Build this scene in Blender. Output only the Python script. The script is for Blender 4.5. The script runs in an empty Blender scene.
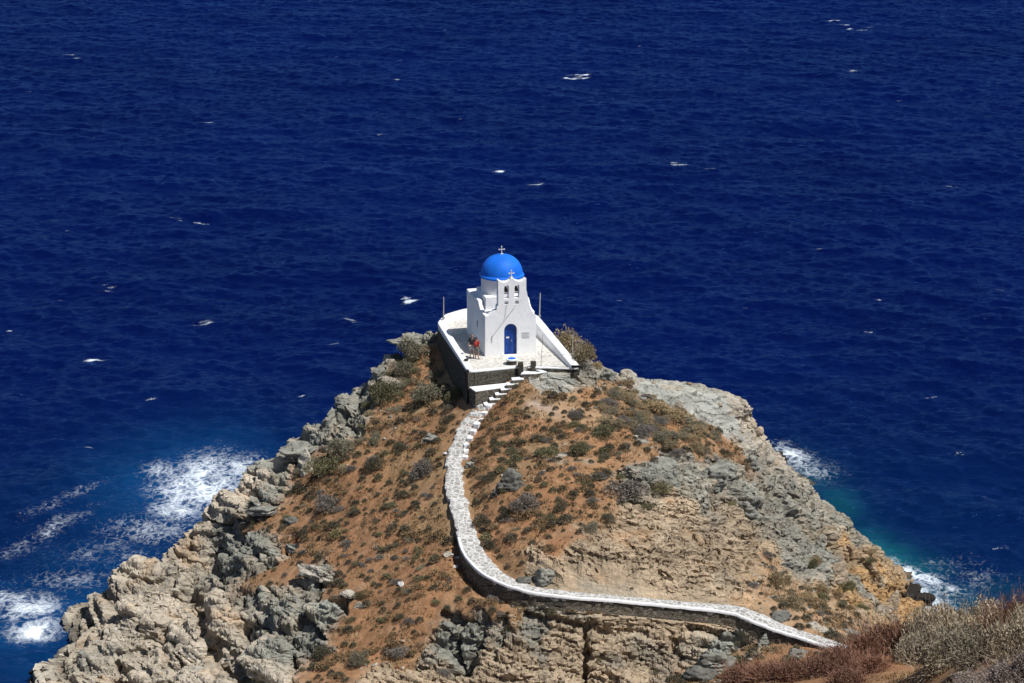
import bpy, bmesh, math, random
import numpy as np
from mathutils import Vector, Matrix
from mathutils.bvhtree import BVHTree

random.seed(7)
rng = np.random.default_rng(11)
scene = bpy.context.scene
COL = scene.collection
R = math.radians

# ------------------------------------------------------------------ numpy noise
def _hash(ix, iy, iz, seed):
    h = (ix.astype(np.int64) * 374761393 + iy.astype(np.int64) * 668265263
         + iz.astype(np.int64) * 2147483647 + seed * 1274126177) & 0xFFFFFFFF
    h = ((h ^ (h >> 13)) * 1274126177) & 0xFFFFFFFF
    h = ((h ^ (h >> 16)) * 2246822519) & 0xFFFFFFFF
    return ((h ^ (h >> 15)) & 0xFFFFFF).astype(np.float64) / float(0xFFFFFF)

def vnoise(x, y, z, seed=0):
    """smooth value noise, -1..1"""
    ix, iy, iz = np.floor(x), np.floor(y), np.floor(z)
    fx, fy, fz = x - ix, y - iy, z - iz
    fx = fx*fx*fx*(fx*(fx*6-15)+10); fy = fy*fy*fy*(fy*(fy*6-15)+10); fz = fz*fz*fz*(fz*(fz*6-15)+10)
    def c(a, b, d): return _hash(ix+a, iy+b, iz+d, seed)
    x00 = c(0,0,0)*(1-fx)+c(1,0,0)*fx; x10 = c(0,1,0)*(1-fx)+c(1,1,0)*fx
    x01 = c(0,0,1)*(1-fx)+c(1,0,1)*fx; x11 = c(0,1,1)*(1-fx)+c(1,1,1)*fx
    return ((x00*(1-fy)+x10*fy)*(1-fz) + (x01*(1-fy)+x11*fy)*fz)*2-1

def fbm(x, y, z, octs=4, seed=0, gain=.5):
    t = 0; a = 1; s = 0
    for o in range(octs):
        t = t + a*vnoise(x*2**o+17.3*o, y*2**o-9.1*o, z*2**o+4.7*o, seed+o); s += a; a *= gain
    return t/s

def worley(x, y, z, seed=0, jit=.9, tilt=1.):
    """angular fracture cells: gap to the next cell (F2-F1), a random value per cell, and a random tilted plane inside each cell"""
    ix, iy, iz = np.floor(x), np.floor(y), np.floor(z)
    f1 = np.full(x.shape, 9.); f2 = np.full(x.shape, 9.); rv = np.zeros(x.shape); pl = np.zeros(x.shape)
    for a in (-1,0,1):
        for b in (-1,0,1):
            for c in (-1,0,1):
                jx, jy, jz = ix+a, iy+b, iz+c
                h1 = _hash(jx,jy,jz,seed); h2 = _hash(jx,jy,jz,seed+31); h3 = _hash(jx,jy,jz,seed+57)
                dx = x-(jx+.5+jit*(h1-.5)); dy = y-(jy+.5+jit*(h2-.5)); dz = z-(jz+.5+jit*(h3-.5))
                ax, ay, az = np.abs(dx), np.abs(dy), np.abs(dz)
                d = .55*np.maximum(np.maximum(ax, ay), az) + .45*np.sqrt(ax*ax+ay*ay+az*az)
                m = d < f1
                if not m.any():
                    f2 = np.minimum(f2, d); continue
                f2 = np.where(m, f1, np.minimum(f2, d)); f1 = np.where(m, d, f1)
                rv = np.where(m, (h1*7.13+h2*3.77+h3*5.39) % 1.0, rv)
                pl = np.where(m, ((h2*9.7 % 1)-.5)*dx + ((h3*8.3 % 1)-.5)*dy + ((h1*6.1 % 1)-.3)*dz, pl)
    return f2-f1, rv, pl*tilt

def sstep(a, b, x):
    t = np.clip((x-a)/(b-a), 0, 1); return t*t*(3-2*t)

# ------------------------------------------------------------------ camera: on the hillside path, 70 m above the sea
TH = R(16.37); FPX = 2525.0; CAMZ = 70.0; WW, HH = 1024, 683
cam_d = bpy.data.cameras.new('camera'); cam = bpy.data.objects.new('camera', cam_d); COL.objects.link(cam)
cam.location = (0, 0, CAMZ); cam.rotation_euler = (math.pi/2 - TH, 0, 0)
cam_d.sensor_fit = 'HORIZONTAL'; cam_d.sensor_width = 36.0; cam_d.lens = 36.0*FPX/WW
cam_d.clip_start = 1.0; cam_d.clip_end = 60000.0
scene.camera = cam
CT, ST = math.cos(TH), math.sin(TH)
def ray(px, py):
    u, v = px - WW/2, py - HH/2
    return np.array([u, FPX*CT - v*ST, -(FPX*ST + v*CT)])/FPX      # per metre of view depth
def at_h(px, py, h):
    r = ray(px, py); t = (h - CAMZ)/r[2]; return np.array([r[0]*t, r[1]*t, h])
def at_y(px, py, Y):
    r = ray(px, py); t = Y/r[1]; return np.array([r[0]*t, Y, CAMZ + r[2]*t])
def to_px(p):
    d = p[1]*CT - (p[2]-CAMZ)*ST
    return WW/2 + FPX*p[0]/d, HH/2 - FPX*(p[1]*ST + (p[2]-CAMZ)*CT)/d

# ------------------------------------------------------------------ terrain: surveyed spot heights, thin-plate surface
SPOT_H = [ # image x, y, height above sea
 (437,338,16.6),(405,343,15.8),(375,387,14.0),(350,402,13.2),(330,422,12),(305,437,11),(280,452,9.6),(262,475,8.2),(240,492,7.2),(205,520,5.2),
 (165,545,4.6),(120,568,3.6),(97,600,2.3),(74,640,1.5),(62,683,.9),
 (430,380,15.2),(455,372,15.9),(400,400,14.2),(420,420,14.2),(380,450,12.6),(340,470,11.4),(300,500,9.3),(300,520,8.6),(350,520,10),(400,520,11.2),
 (430,480,12.8),(330,560,8.8),(380,570,9.4),(420,600,9.6),(440,560,11),(330,600,8.0),(270,560,7.2),(290,610,6.6),(230,580,5.6),(230,540,6.2),(150,600,3.6),(100,620,2.4),
 (190,590,4.2),(250,640,5.7),(217,602,5.5),(188,606,3.4),(246,655,5.5),(220,662,3.5),(230,552,6.7),(203,566,4.2),(200,640,4.0),(140,650,2.9),(90,660,2),(320,640,6.6),(370,640,7.2),(420,640,7.8),(480,640,8.4),(420,665,7.0),
 (100,700,1.5),(150,690,2.6),(200,690,3.6),(250,690,4.6),(300,690,5.4),(360,690,6.2),(420,690,6.4),(480,690,6.6),(540,690,6.6),(600,690,6.8),(660,690,7.4),
 (540,622,9.6),(580,628,9.4),(640,632,9.0),(700,640,8.6),(740,660,8.2),(560,655,8),(640,660,7.8),(500,610,10.2),
 (487,399,16.2),(460,430,14.8),(450,470,13.6),(457,510,12.6),(470,550,11.7),(500,578,11.2),(540,592,11),(600,600,10.8),(660,604,10.4),(720,609,10.1),(750,618,9.7),(790,632,9.2),(830,645,8.9),
 (544,378,17.6),(522,386,17.15),(562,373,17.9),(552,376,17.8),(578,372,17.8),(506,393,16.8),(560,386,17.1),(600,374,16.8),(530,420,16.0),(580,420,16.2),(490,450,14.7),(500,500,13.6),(540,460,15.0),(600,460,15.2),(560,520,13.6),(510,545,12.3),(560,570,12.0),
 (600,530,13.3),(600,570,12.2),(660,470,14.2),(660,520,12.8),(660,570,11.6),(720,520,11.6),(720,570,10.7),(640,430,15.4),(690,430,13.8),(720,470,12.4),
 (640,384,14.9),(690,386,14.4),(725,396,13.5),(752,411,12.2),(763,430,10.6),(700,410,13.7),(735,440,11.5),
 (780,470,8.8),(790,500,8.2),(820,505,6.4),(850,522,5.0),(780,540,8.6),(830,560,6.0),(870,570,3.6),(890,590,2.0),(780,580,8.6),(800,605,8.4),(845,600,5.4),(880,608,2.6),
 (850,630,6.0),(900,606,.8),
]
SPOT_W = [ # X, Y, height: ground the photograph does not show, and the sea bed
 (-8,187,10),(-4.5,186.5,13.8),(0,186.5,14),(4,184.5,14.6),(5.5,178,16.2),(8,182,13.5),(0,193,8),(8,192,8),(0,202,1.5),(12,201,4),(20,200,1.5),(23,203,-1),
 (-11,193,3),(-17,184.5,1.5),(16,190,7),(21.5,187,3.5),(24.5,184,-.5),(-22,178,1.0),(-26,170.5,.5),(-30.5,163,-.2),
 (-40,150,-5),(-36,162,-4),(-32,172,-4),(-27,181,-4),(-21,190,-4),(-15,199,-4),(-2,209,-4),(12,214,-4),(26,212,-4),(29,203,-3),(30,195,-3),(31.5,184,-3),(32,176,-2),(35,166,-3),(38,155,-3),
 (-36,142,-2),(-45,130,-5),(45,145,-4),(-50,110,-3),
 (-24,138,3),(-14,134,4.5),(-4,132,6.5),(5,131,8.2),(12,132,10),(20,134,10.2),(26,142,5),(31,150,0),(36,138,0),
 (0,0,67.5),(0,30,54),(0,60,41),(0,80,31.5),(0,100,22),(0,118,13),(-20,118,7),(-20,100,16),(-20,75,28),(-20,40,45),(-45,90,8),(-45,60,24),(-45,30,40),(-60,100,-3),
 (20,0,69),(40,20,62),(20,30,58),(30,55,49),(45,70,38),(24,85,32),(26,100,24),(32,112,14),(45,105,14),(48,122,-1),(60,100,6),(60,60,36),
]
SPOT_Y = [ # image x, y, distance: the near hillside at the bottom right
 (740,690,122),(790,684,113),(850,690,96),(870,652,106),(900,690,86),(950,690,75),(950,648,86),(1000,690,65),(1024,628,78),(1060,700,56),(850,760,78),(950,760,58),
]
P = [at_h(*s) for s in SPOT_H] + [np.array(s, float) for s in SPOT_W] + [at_y(*s) for s in SPOT_Y]
P = np.array(P)
def _tps(P, lam=.35):
    n = len(P); xy = P[:, :2]/20.0
    d2 = ((xy[:,None]-xy[None])**2).sum(-1)
    K = .5*d2*np.log(d2+1e-9) + lam*1e-2*np.eye(n)
    A = np.zeros((n+3, n+3)); A[:n,:n] = K; A[:n,n] = 1; A[:n,n+1:] = xy; A[n,:n] = 1; A[n+1:,:n] = xy.T
    w = np.linalg.solve(A, np.r_[P[:,2], 0, 0, 0])
    def f(X, Y):
        s = X.shape; x = (X.ravel()/20).astype(np.float32); y = (Y.ravel()/20).astype(np.float32)
        z = w[n] + w[n+1]*x + w[n+2]*y
        for i in range(n):
            d = (x-np.float32(xy[i,0]))**2 + (y-np.float32(xy[i,1]))**2 + np.float32(1e-9)
            z = z + np.float32(.5*w[i])*d*np.log(d)
        return z.reshape(s).astype(np.float64)
    return f
h0 = _tps(P)
# coarse copy for quick look-ups
GX0, GY0, GS = -70.0, 0.0, 0.5
_gx = GX0 + GS*np.arange(281); _gy = GY0 + GS*np.arange(441)
GH = h0(*np.meshgrid(_gx, _gy))
def hq(x, y):
    fx = np.clip((np.asarray(x)-GX0)/GS, 0, 279.99); fy = np.clip((np.asarray(y)-GY0)/GS, 0, 439.99)
    i = fx.astype(int); j = fy.astype(int); a = fx-i; b = fy-j
    return (GH[j,i]*(1-a)+GH[j,i+1]*a)*(1-b) + (GH[j+1,i]*(1-a)+GH[j+1,i+1]*a)*b
def base_hit(px, py):
    r = ray(px, py); t = np.arange(40, 240, .25)
    X, Y, Z = r[0]*t, r[1]*t, CAMZ + r[2]*t
    below = np.nonzero((Z < hq(X, Y)) | (Z < 0))[0]
    k = below[0] if len(below) else len(t)-1
    return np.array([X[k], Y[k], Z[k]])

# ------------------------------------------------------------------ mesh / object helpers
def mesh_np(name, V, F, smooth=True):
    """V (n,3); F (m,k) with k = 3 or 4"""
    V = np.asarray(V, np.float32); F = np.asarray(F, np.int32)
    me = bpy.data.meshes.new(name); k = F.shape[1]
    me.vertices.add(len(V)); me.vertices.foreach_set('co', V.ravel())
    me.loops.add(F.size); me.loops.foreach_set('vertex_index', F.ravel())
    me.polygons.add(len(F)); me.polygons.foreach_set('loop_start', np.arange(0, F.size, k, dtype=np.int32))
    me.polygons.foreach_set('loop_total', np.full(len(F), k, np.int32))
    me.update(calc_edges=True); me.validate(clean_customdata=False)
    if smooth: me.polygons.foreach_set('use_smooth', np.ones(len(me.polygons), bool))
    return me
def attr_col(me, name, C):
    a = me.attributes.new(name, 'FLOAT_COLOR', 'POINT')
    C = np.asarray(C, np.float32)
    if C.shape[1] == 3: C = np.c_[C, np.ones(len(C), np.float32)]
    a.data.foreach_set('color', C.ravel().astype(np.float32))
def attr_f(me, name, v):
    a = me.attributes.new(name, 'FLOAT', 'POINT'); a.data.foreach_set('value', np.asarray(v, np.float32))
def link(name, me, mat=None, parent=None):
    o = bpy.data.objects.new(name, me); COL.objects.link(o)
    if mat and not me.materials: me.materials.append(mat)
    if parent: o.parent = parent
    return o
def tag(o, label=None, cat=None, group=None, kind=None):
    if label: o['label'] = label
    if cat: o['category'] = cat
    if group: o['group'] = group
    if kind: o['kind'] = kind
    return o
def grid_faces(nx, ny):
    i = np.arange(nx-1)[None] + nx*np.arange(ny-1)[:,None]
    return np.stack([i, i+1, i+nx+1, i+nx], -1).reshape(-1, 4)

# ------------------------------------------------------------------ node helpers
def new_mat(name):
    m = bpy.data.materials.new(name); m.use_nodes = True
    nt = m.node_tree; b = nt.nodes['Principled BSDF']
    return m, nt, b
def nd(nt, typ, **kw):
    n = nt.nodes.new(typ)
    for k, v in kw.items():
        if k in n.inputs: n.inputs[k].default_value = v
        else: setattr(n, k, v)
    return n
def mixc(nt, fac, a, b, mode='MIX'):
    n = nt.nodes.new('ShaderNodeMix'); n.data_type = 'RGBA'; n.blend_type = mode
    for s, v in ((n.inputs[0], fac), (n.inputs[6], a), (n.inputs[7], b)):
        if hasattr(v, 'is_linked'): nt.links.new(v, s)
        elif isinstance(v, (tuple, list)): s.default_value = (*v[:3], 1)
        else: s.default_value = v
    return n.outputs[2]
def mth(nt, op, a, b=None, c=None):
    n = nt.nodes.new('ShaderNodeMath'); n.operation = op
    for s, v in zip(n.inputs, (a, b, c)):
        if v is None: continue
        if hasattr(v, 'is_linked'): nt.links.new(v, s)
        else: s.default_value = v
    return n.outputs[0]
def ramp(nt, fac, stops, interp='LINEAR'):
    n = nt.nodes.new('ShaderNodeValToRGB'); n.color_ramp.interpolation = interp
    e = n.color_ramp.elements
    while len(e) < len(stops): e.new(.5)
    for k, (p, c) in zip(e, stops):
        k.position = p; k.color = (*c, 1) if len(c) == 3 else c
    if hasattr(fac, 'is_linked'): nt.links.new(fac, n.inputs[0])
    return n.outputs[0]
def noise(nt, vec, scale, detail=4, rough=.55, dist=0.):
    n = nd(nt, 'ShaderNodeTexNoise', Scale=scale, Detail=detail, Roughness=rough, Distortion=dist)
    if vec is not None: nt.links.new(vec, n.inputs['Vector'])
    return n.outputs['Fac']
def geo_pos(nt): return nt.nodes.new('ShaderNodeNewGeometry').outputs['Position']
def obj_pos(nt): return nt.nodes.new('ShaderNodeTexCoord').outputs['Object']
def scaled(nt, vec, s, rot=(0,0,0)):
    n = nd(nt, 'ShaderNodeMapping'); n.inputs['Scale'].default_value = s; n.inputs['Rotation'].default_value = rot
    nt.links.new(vec, n.inputs['Vector']); return n.outputs[0]
def attribute(nt, name):
    n = nt.nodes.new('ShaderNodeAttribute'); n.attribute_name = name; return n
def bump(nt, b, height, strength=.5, dist=.05):
    n = nd(nt, 'ShaderNodeBump', Strength=strength, Distance=dist)
    nt.links.new(height, n.inputs['Height']); nt.links.new(n.outputs[0], b.inputs['Normal']); return n
def simple_mat(name, col, rough=.8, var=.12, scale=3., bump_s=.2, bump_d=.02, spec=.3, metal=0., obj=True):
    m, nt, b = new_mat(name)
    p = obj_pos(nt) if obj else geo_pos(nt)
    n = noise(nt, p, scale, 5)
    c = ramp(nt, n, [(.25, tuple(x*(1-var*1.6) for x in col)), (.75, tuple(min(1, x*(1+var)) for x in col))])
    nt.links.new(c, b.inputs['Base Color']); b.inputs['Roughness'].default_value = rough
    b.inputs['Specular IOR Level'].default_value = spec; b.inputs['Metallic'].default_value = metal
    if bump_s: bump(nt, b, noise(nt, p, scale*6, 4), bump_s, bump_d)
    return m
# ------------------------------------------------------------------ light: clear noon sky, sun high on the right and a little behind the camera
SUN_EL = R(60); sdir = np.array([.86, -.51]); sdir /= np.hypot(*sdir)
to_sun = Vector((sdir[0]*math.cos(SUN_EL), sdir[1]*math.cos(SUN_EL), math.sin(SUN_EL)))
world = bpy.data.worlds.new('World'); scene.world = world; world.use_nodes = True
wn = world.node_tree; bg = wn.nodes['Background']
sky = wn.nodes.new('ShaderNodeTexSky'); sky.sky_type = 'NISHITA'; sky.sun_disc = False
sky.sun_elevation = SUN_EL; sky.sun_rotation = math.atan2(to_sun.x, to_sun.y)
sky.altitude = 50; sky.air_density = 1.0; sky.dust_density = .3; sky.ozone_density = 2.0
wn.links.new(sky.outputs[0], bg.inputs[0]); bg.inputs[1].default_value = .06
sun_d = bpy.data.lights.new('sun', 'SUN'); sun_d.energy = 4.5; sun_d.angle = R(.53); sun_d.color = (1, .97, .92)
sun = bpy.data.objects.new('sun', sun_d); COL.objects.link(sun); sun.location = (60, 100, 160)
sun.rotation_euler = to_sun.to_track_quat('Z', 'Y').to_euler()
vs = scene.view_settings; vs.view_transform = 'Standard'; vs.look = 'None'; vs.exposure = 0.14; vs.gamma = 1.0

# ------------------------------------------------------------------ ground classes
# name: base colour, rockness, big blocks, small blocks, beds, massive(0)/layered(1)
CLS = {
 'S': ((.315,.162,.080), 0., 0,   0,   0,   0.),   # bare orange earth
 'Y': ((.300,.205,.105), 0., 0,   0,   0,   0.),   # dry ochre grass
 'B': ((.270,.165,.085), .15,.05, .08, .05, 0.),   # scrubby brown earth
 'P': ((.450,.395,.315), 1., .80, .13, .34, .25),  # pale massive rock near the water
 'T': ((.400,.315,.220), 1., .34, .24, .52, 1.),   # tan thin-bedded rock
 'G': ((.245,.248,.215), 1., 1.1, .42, .22, .4),   # grey-green crag
 'L': ((.400,.400,.360), 1., .14, .10, .06, .2),   # smooth grey slab
 'C': ((.270,.262,.222), .9, .75, .42, .16, .4),   # grey broken scree rock
 'O': ((.420,.270,.130), .9, .40, .28, .20, .6),   # ochre stained rock
 'W': ((.560,.500,.440), .3, .05, .10, .05, .0),  # whitish gravel
 'D': ((.410,.300,.190), .3, .10, .10, .05, .0),   # sandy tan earth
}
ZONES = [ # image x, y, class
 (410,345,'C'),(430,360,'S'),(380,390,'C'),(405,400,'S'),(440,395,'Y'),(420,430,'S'),(380,430,'B'),(350,430,'C'),(330,425,'G'),(345,455,'B'),(300,445,'C'),(285,455,'G'),
 (400,460,'Y'),(430,470,'Y'),(360,480,'S'),(310,480,'S'),(275,485,'C'),(255,490,'P'),(400,510,'S'),(440,520,'Y'),(350,520,'S'),(300,510,'S'),(265,505,'G'),(235,495,'P'),(215,515,'P'),
 (260,520,'S'),(300,540,'S'),(345,555,'S'),(400,560,'S'),(440,560,'S'),(225,530,'G'),(220,550,'G'),(240,555,'G'),(250,535,'G'),(280,555,'G'),(275,580,'S'),(300,590,'G'),(300,570,'S'),
 (320,575,'G'),(340,590,'S'),(370,600,'S'),(400,590,'S'),(440,600,'S'),(470,600,'S'),(335,610,'G'),(300,620,'G'),(315,640,'G'),(280,610,'G'),(290,650,'G'),(260,600,'G'),(350,640,'S'),(340,665,'S'),
 (380,630,'S'),(420,620,'S'),(375,650,'S'),(400,660,'B'),(440,630,'G'),(480,640,'G'),(510,640,'G'),(450,650,'G'),(390,675,'T'),(430,675,'T'),(480,668,'T'),(520,670,'T'),
 (170,545,'P'),(140,560,'P'),(190,560,'P'),(200,600,'P'),(150,600,'P'),(100,600,'P'),(120,640,'P'),(80,640,'P'),(60,670,'P'),(160,650,'P'),(210,640,'P'),(240,620,'P'),(240,660,'P'),(200,675,'P'),(130,680,'P'),(270,680,'P'),
 (520,625,'B'),(500,615,'S'),(545,630,'G'),(560,640,'T'),(600,640,'T'),(640,630,'T'),(680,640,'T'),(640,670,'T'),(590,675,'T'),(700,625,'T'),(720,660,'G'),(740,665,'B'),(700,680,'B'),(690,660,'T'),
 (500,410,'S'),(520,398,'Y'),(540,404,'W'),(546,398,'D'),(533,411,'D'),(566,402,'D'),(592,420,'D'),(560,395,'Y'),(560,385,'L'),(545,380,'L'),(590,375,'C'),(575,410,'D'),(590,400,'S'),(610,390,'B'),(530,430,'S'),(500,440,'S'),(480,470,'S'),(510,470,'B'),(550,440,'B'),(580,440,'S'),
 (500,510,'S'),(490,540,'S'),(530,500,'S'),(560,480,'S'),(570,510,'S'),(540,530,'S'),(600,460,'S'),(600,490,'S'),(620,430,'S'),(640,420,'B'),(640,450,'B'),(655,408,'B'),(665,425,'S'),(680,440,'B'),(690,420,'B'),(700,430,'S'),
 (620,375,'C'),(645,385,'L'),(670,395,'L'),(700,400,'L'),(720,410,'L'),(740,420,'P'),(752,430,'P'),(735,435,'P'),(690,404,'L'),(715,417,'L'),(733,426,'L'),(755,418,'P'),(660,398,'L'),(725,440,'S'),(705,445,'S'),
 (530,560,'T'),(545,580,'T'),(515,565,'B'),(560,550,'S'),(580,560,'T'),(600,530,'T'),(590,520,'B'),(620,560,'T'),(660,540,'T'),(700,560,'T'),(640,510,'T'),(680,510,'T'),(640,490,'G'),(660,480,'G'),(700,490,'C'),(690,470,'C'),(720,465,'C'),
 (740,480,'C'),(760,460,'C'),(720,500,'T'),(750,540,'T'),(730,580,'T'),(690,595,'T'),(760,500,'C'),(790,490,'C'),(790,520,'C'),(820,520,'C'),(840,530,'C'),(770,560,'D'),(760,590,'D'),(800,570,'C'),(820,560,'C'),
 (850,550,'O'),(870,575,'O'),(885,590,'O'),(850,580,'C'),(830,600,'D'),(860,605,'O'),(810,610,'D'),(790,610,'D'),(840,625,'D'),(820,625,'D'),
 (800,660,'S'),(850,670,'S'),(900,670,'S'),(960,660,'B'),(1010,640,'B'),(950,690,'S'),(1000,700,'B'),(870,645,'B'),
]
Z_xy = np.array([base_hit(x, y)[:2] for x, y, c in ZONES])
Z_px = [(-3,188,'C'),(6,188,'C'),(14,192,'C'),(-12,186,'C'),(20,186,'C'),(-18,180,'G'),(-25,172,'P'),(0,120,'S'),(0,80,'S'),(-20,100,'B'),(30,100,'B'),(26,140,'C'),(0,60,'S'),(25,60,'B'),(-30,120,'P'),(-20,140,'P'),(40,120,'C'),(0,30,'S'),(-20,60,'B'),(5,135,'T'),(10,125,'B'),(-5,130,'T')]
Z_xy = np.r_[Z_xy, np.array([z[:2] for z in Z_px], float)]
Z_v = np.array([[*CLS[c][0], *CLS[c][1:]] for c in [z[2] for z in ZONES] + [z[2] for z in Z_px]])
def classes(X, Y, H):
    s = X.shape; x, y, z = X.ravel(), Y.ravel(), H.ravel()
    wx = x + 1.1*fbm(x/3., y/3., z/3., 3, 5) + .35*fbm(x/.7, y/.7, z/.7, 2, 9)
    wy = y + 1.1*fbm(x/3., y/3., z/3., 3, 15) + .35*fbm(x/.7, y/.7, z/.7, 2, 19)
    acc = np.zeros((len(x), Z_v.shape[1]), np.float32); ws = np.zeros(len(x), np.float32)
    for (a, b), v in zip(Z_xy, Z_v.astype(np.float32)):
        d2 = ((wx-a)**2 + ((wy-b)*.85)**2).astype(np.float32) + np.float32(.25)
        w = 1/(d2*d2*d2); ws += w; acc += w[:,None]*v
    return (acc/ws[:,None]).astype(np.float64)

# world-space features cut into the rock
def seg_dist(x, y, pts):
    best = np.full(x.shape, 1e9)
    for (ax, ay), (bx, by) in zip(pts[:-1], pts[1:]):
        dx, dy = bx-ax, by-ay; t = np.clip(((x-ax)*dx+(y-ay)*dy)/(dx*dx+dy*dy+1e-9), 0, 1)
        best = np.minimum(best, np.hypot(x-ax-t*dx, y-ay-t*dy))
    return best
CLEFTS = [ # image polyline, half width, depth
 ([(183,588),(200,604),(208,632),(235,672),(246,690)], .55, 1.9),
 ([(585,625),(584,655),(587,690)], .38, 1.5),
 ([(296,535),(290,552),(275,560)], .5, 1.3),
 ([(205,560),(222,574),(250,576)], .5, 1.2),
 ([(680,632),(674,650)], .3, .8),
 ([(245,590),(237,612)], .35, .9),
 ([(130,575),(150,580),(166,578)], .35, .9),
 ([(115,655),(128,672),(120,690)], .35, .8),
 ([(150,620),(165,630)], .3, .6),
]
CLEFTS = [([tuple(base_hit(*p)[:2]) for p in pl], w, d) for pl, w, d in CLEFTS]
# footpath centre line, used to bench the ground under it
PATH_PX = [(487,400,1.2),(478,409,1.45),(466,428,1.45),(457,446,1.45),(454.5,462,1.5),(454,478,1.6),(456.5,497,1.65),(462,518,1.65),(467.5,536,1.7),(474,552,1.75),(482,563,1.7),(494,574,1.55),(512,583,1.35),(535,590,1.25),
 (570,594.5,1.2),(610,597.5,1.2),(650,601,1.2),(690,605,1.25),(716,607,1.35),(738,610,1.7),(756,617,1.8),(776,626,1.5),(800,634,1.3),(826,642,1.4),(845,649,1.3)]
PATH_Z = [16.15,15.75,14.95,14.3,13.85,13.5,13.05,12.6,12.2,11.85,11.6,11.4,11.2,11.05,10.95,10.8,10.6,10.35,10.2,10.05,9.75,9.4,9.1,8.85,8.7]
PATH = np.array([[*at_h(x, y, z), w] for (x, y, w), z in zip(PATH_PX, PATH_Z)]); PATH[:,3] *= np.where(PATH[:,1] > 152, .74, .82)
def resample(P, n):
    s = np.r_[0, np.cumsum(np.linalg.norm(np.diff(P[:,:3], axis=0), axis=1))]
    t = np.linspace(0, s[-1], n); Q = np.stack([np.interp(t, s, P[:,k]) for k in range(P.shape[1])], 1)
    for _ in range(max(2, n//60)):
        Q[1:-1] = .25*Q[:-2]+.5*Q[1:-1]+.25*Q[2:]
    return Q
PATHF = resample(PATH, 260)
def wall_h(px):   # height of the dry-stone wall that carries the path on its downhill side
    return np.interp(px, [0, 459, 464, 474, 500, 540, 600, 740, 760, 790, 815, 850], [.12, .12, .5, 1.35, 1.35, .95, .85, .85, 1.9, 1.9, 1.2, .3])
PATH_PXF = np.array([to_px(p)[0] for p in PATHF]); _up = np.arange(len(PATHF)) < 110
PATH_WH = np.where(_up & (PATHF[:,1] > 154.5), .0, wall_h(PATH_PXF))

def path_near(x, y):
    best = np.full(x.shape, 1e9); zz = np.zeros(x.shape); side = np.zeros(x.shape); wd = np.zeros(x.shape); wh = np.zeros(x.shape)
    T = np.gradient(PATHF[:,:2], axis=0)
    for k in range(0, len(PATHF), 2):
        dx, dy = x-PATHF[k,0], y-PATHF[k,1]; d = np.hypot(dx, dy); m = d < best
        best = np.where(m, d, best); zz = np.where(m, PATHF[k,2], zz); wd = np.where(m, PATHF[k,3], wd); wh = np.where(m, PATH_WH[k], wh)
        side = np.where(m, T[k,0]*dy - T[k,1]*dx, side)
    return best, zz, side, wd, wh      # side > 0 on the left of the walking direction (uphill/back side once it runs right)

# terrace plan (world) : levelled ground
TZ = 18.0
TERR = np.array([(-3.1,169.3),(.75,170.6),(4.75,170.1),(1.9,180.9),(-1.0,183.9),(-3.4,184.0),(-5.0,182.6),(-5.55,180.7)])
def in_poly(x, y, poly):
    ins = np.zeros(x.shape, bool); n = len(poly)
    for i in range(n):
        (x1,y1),(x2,y2) = poly[i], poly[(i+1) % n]
        c = ((y1 > y) != (y2 > y)) & (x < (x2-x1)*(y-y1)/(y2-y1+1e-12)+x1); ins ^= c
    return ins

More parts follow.
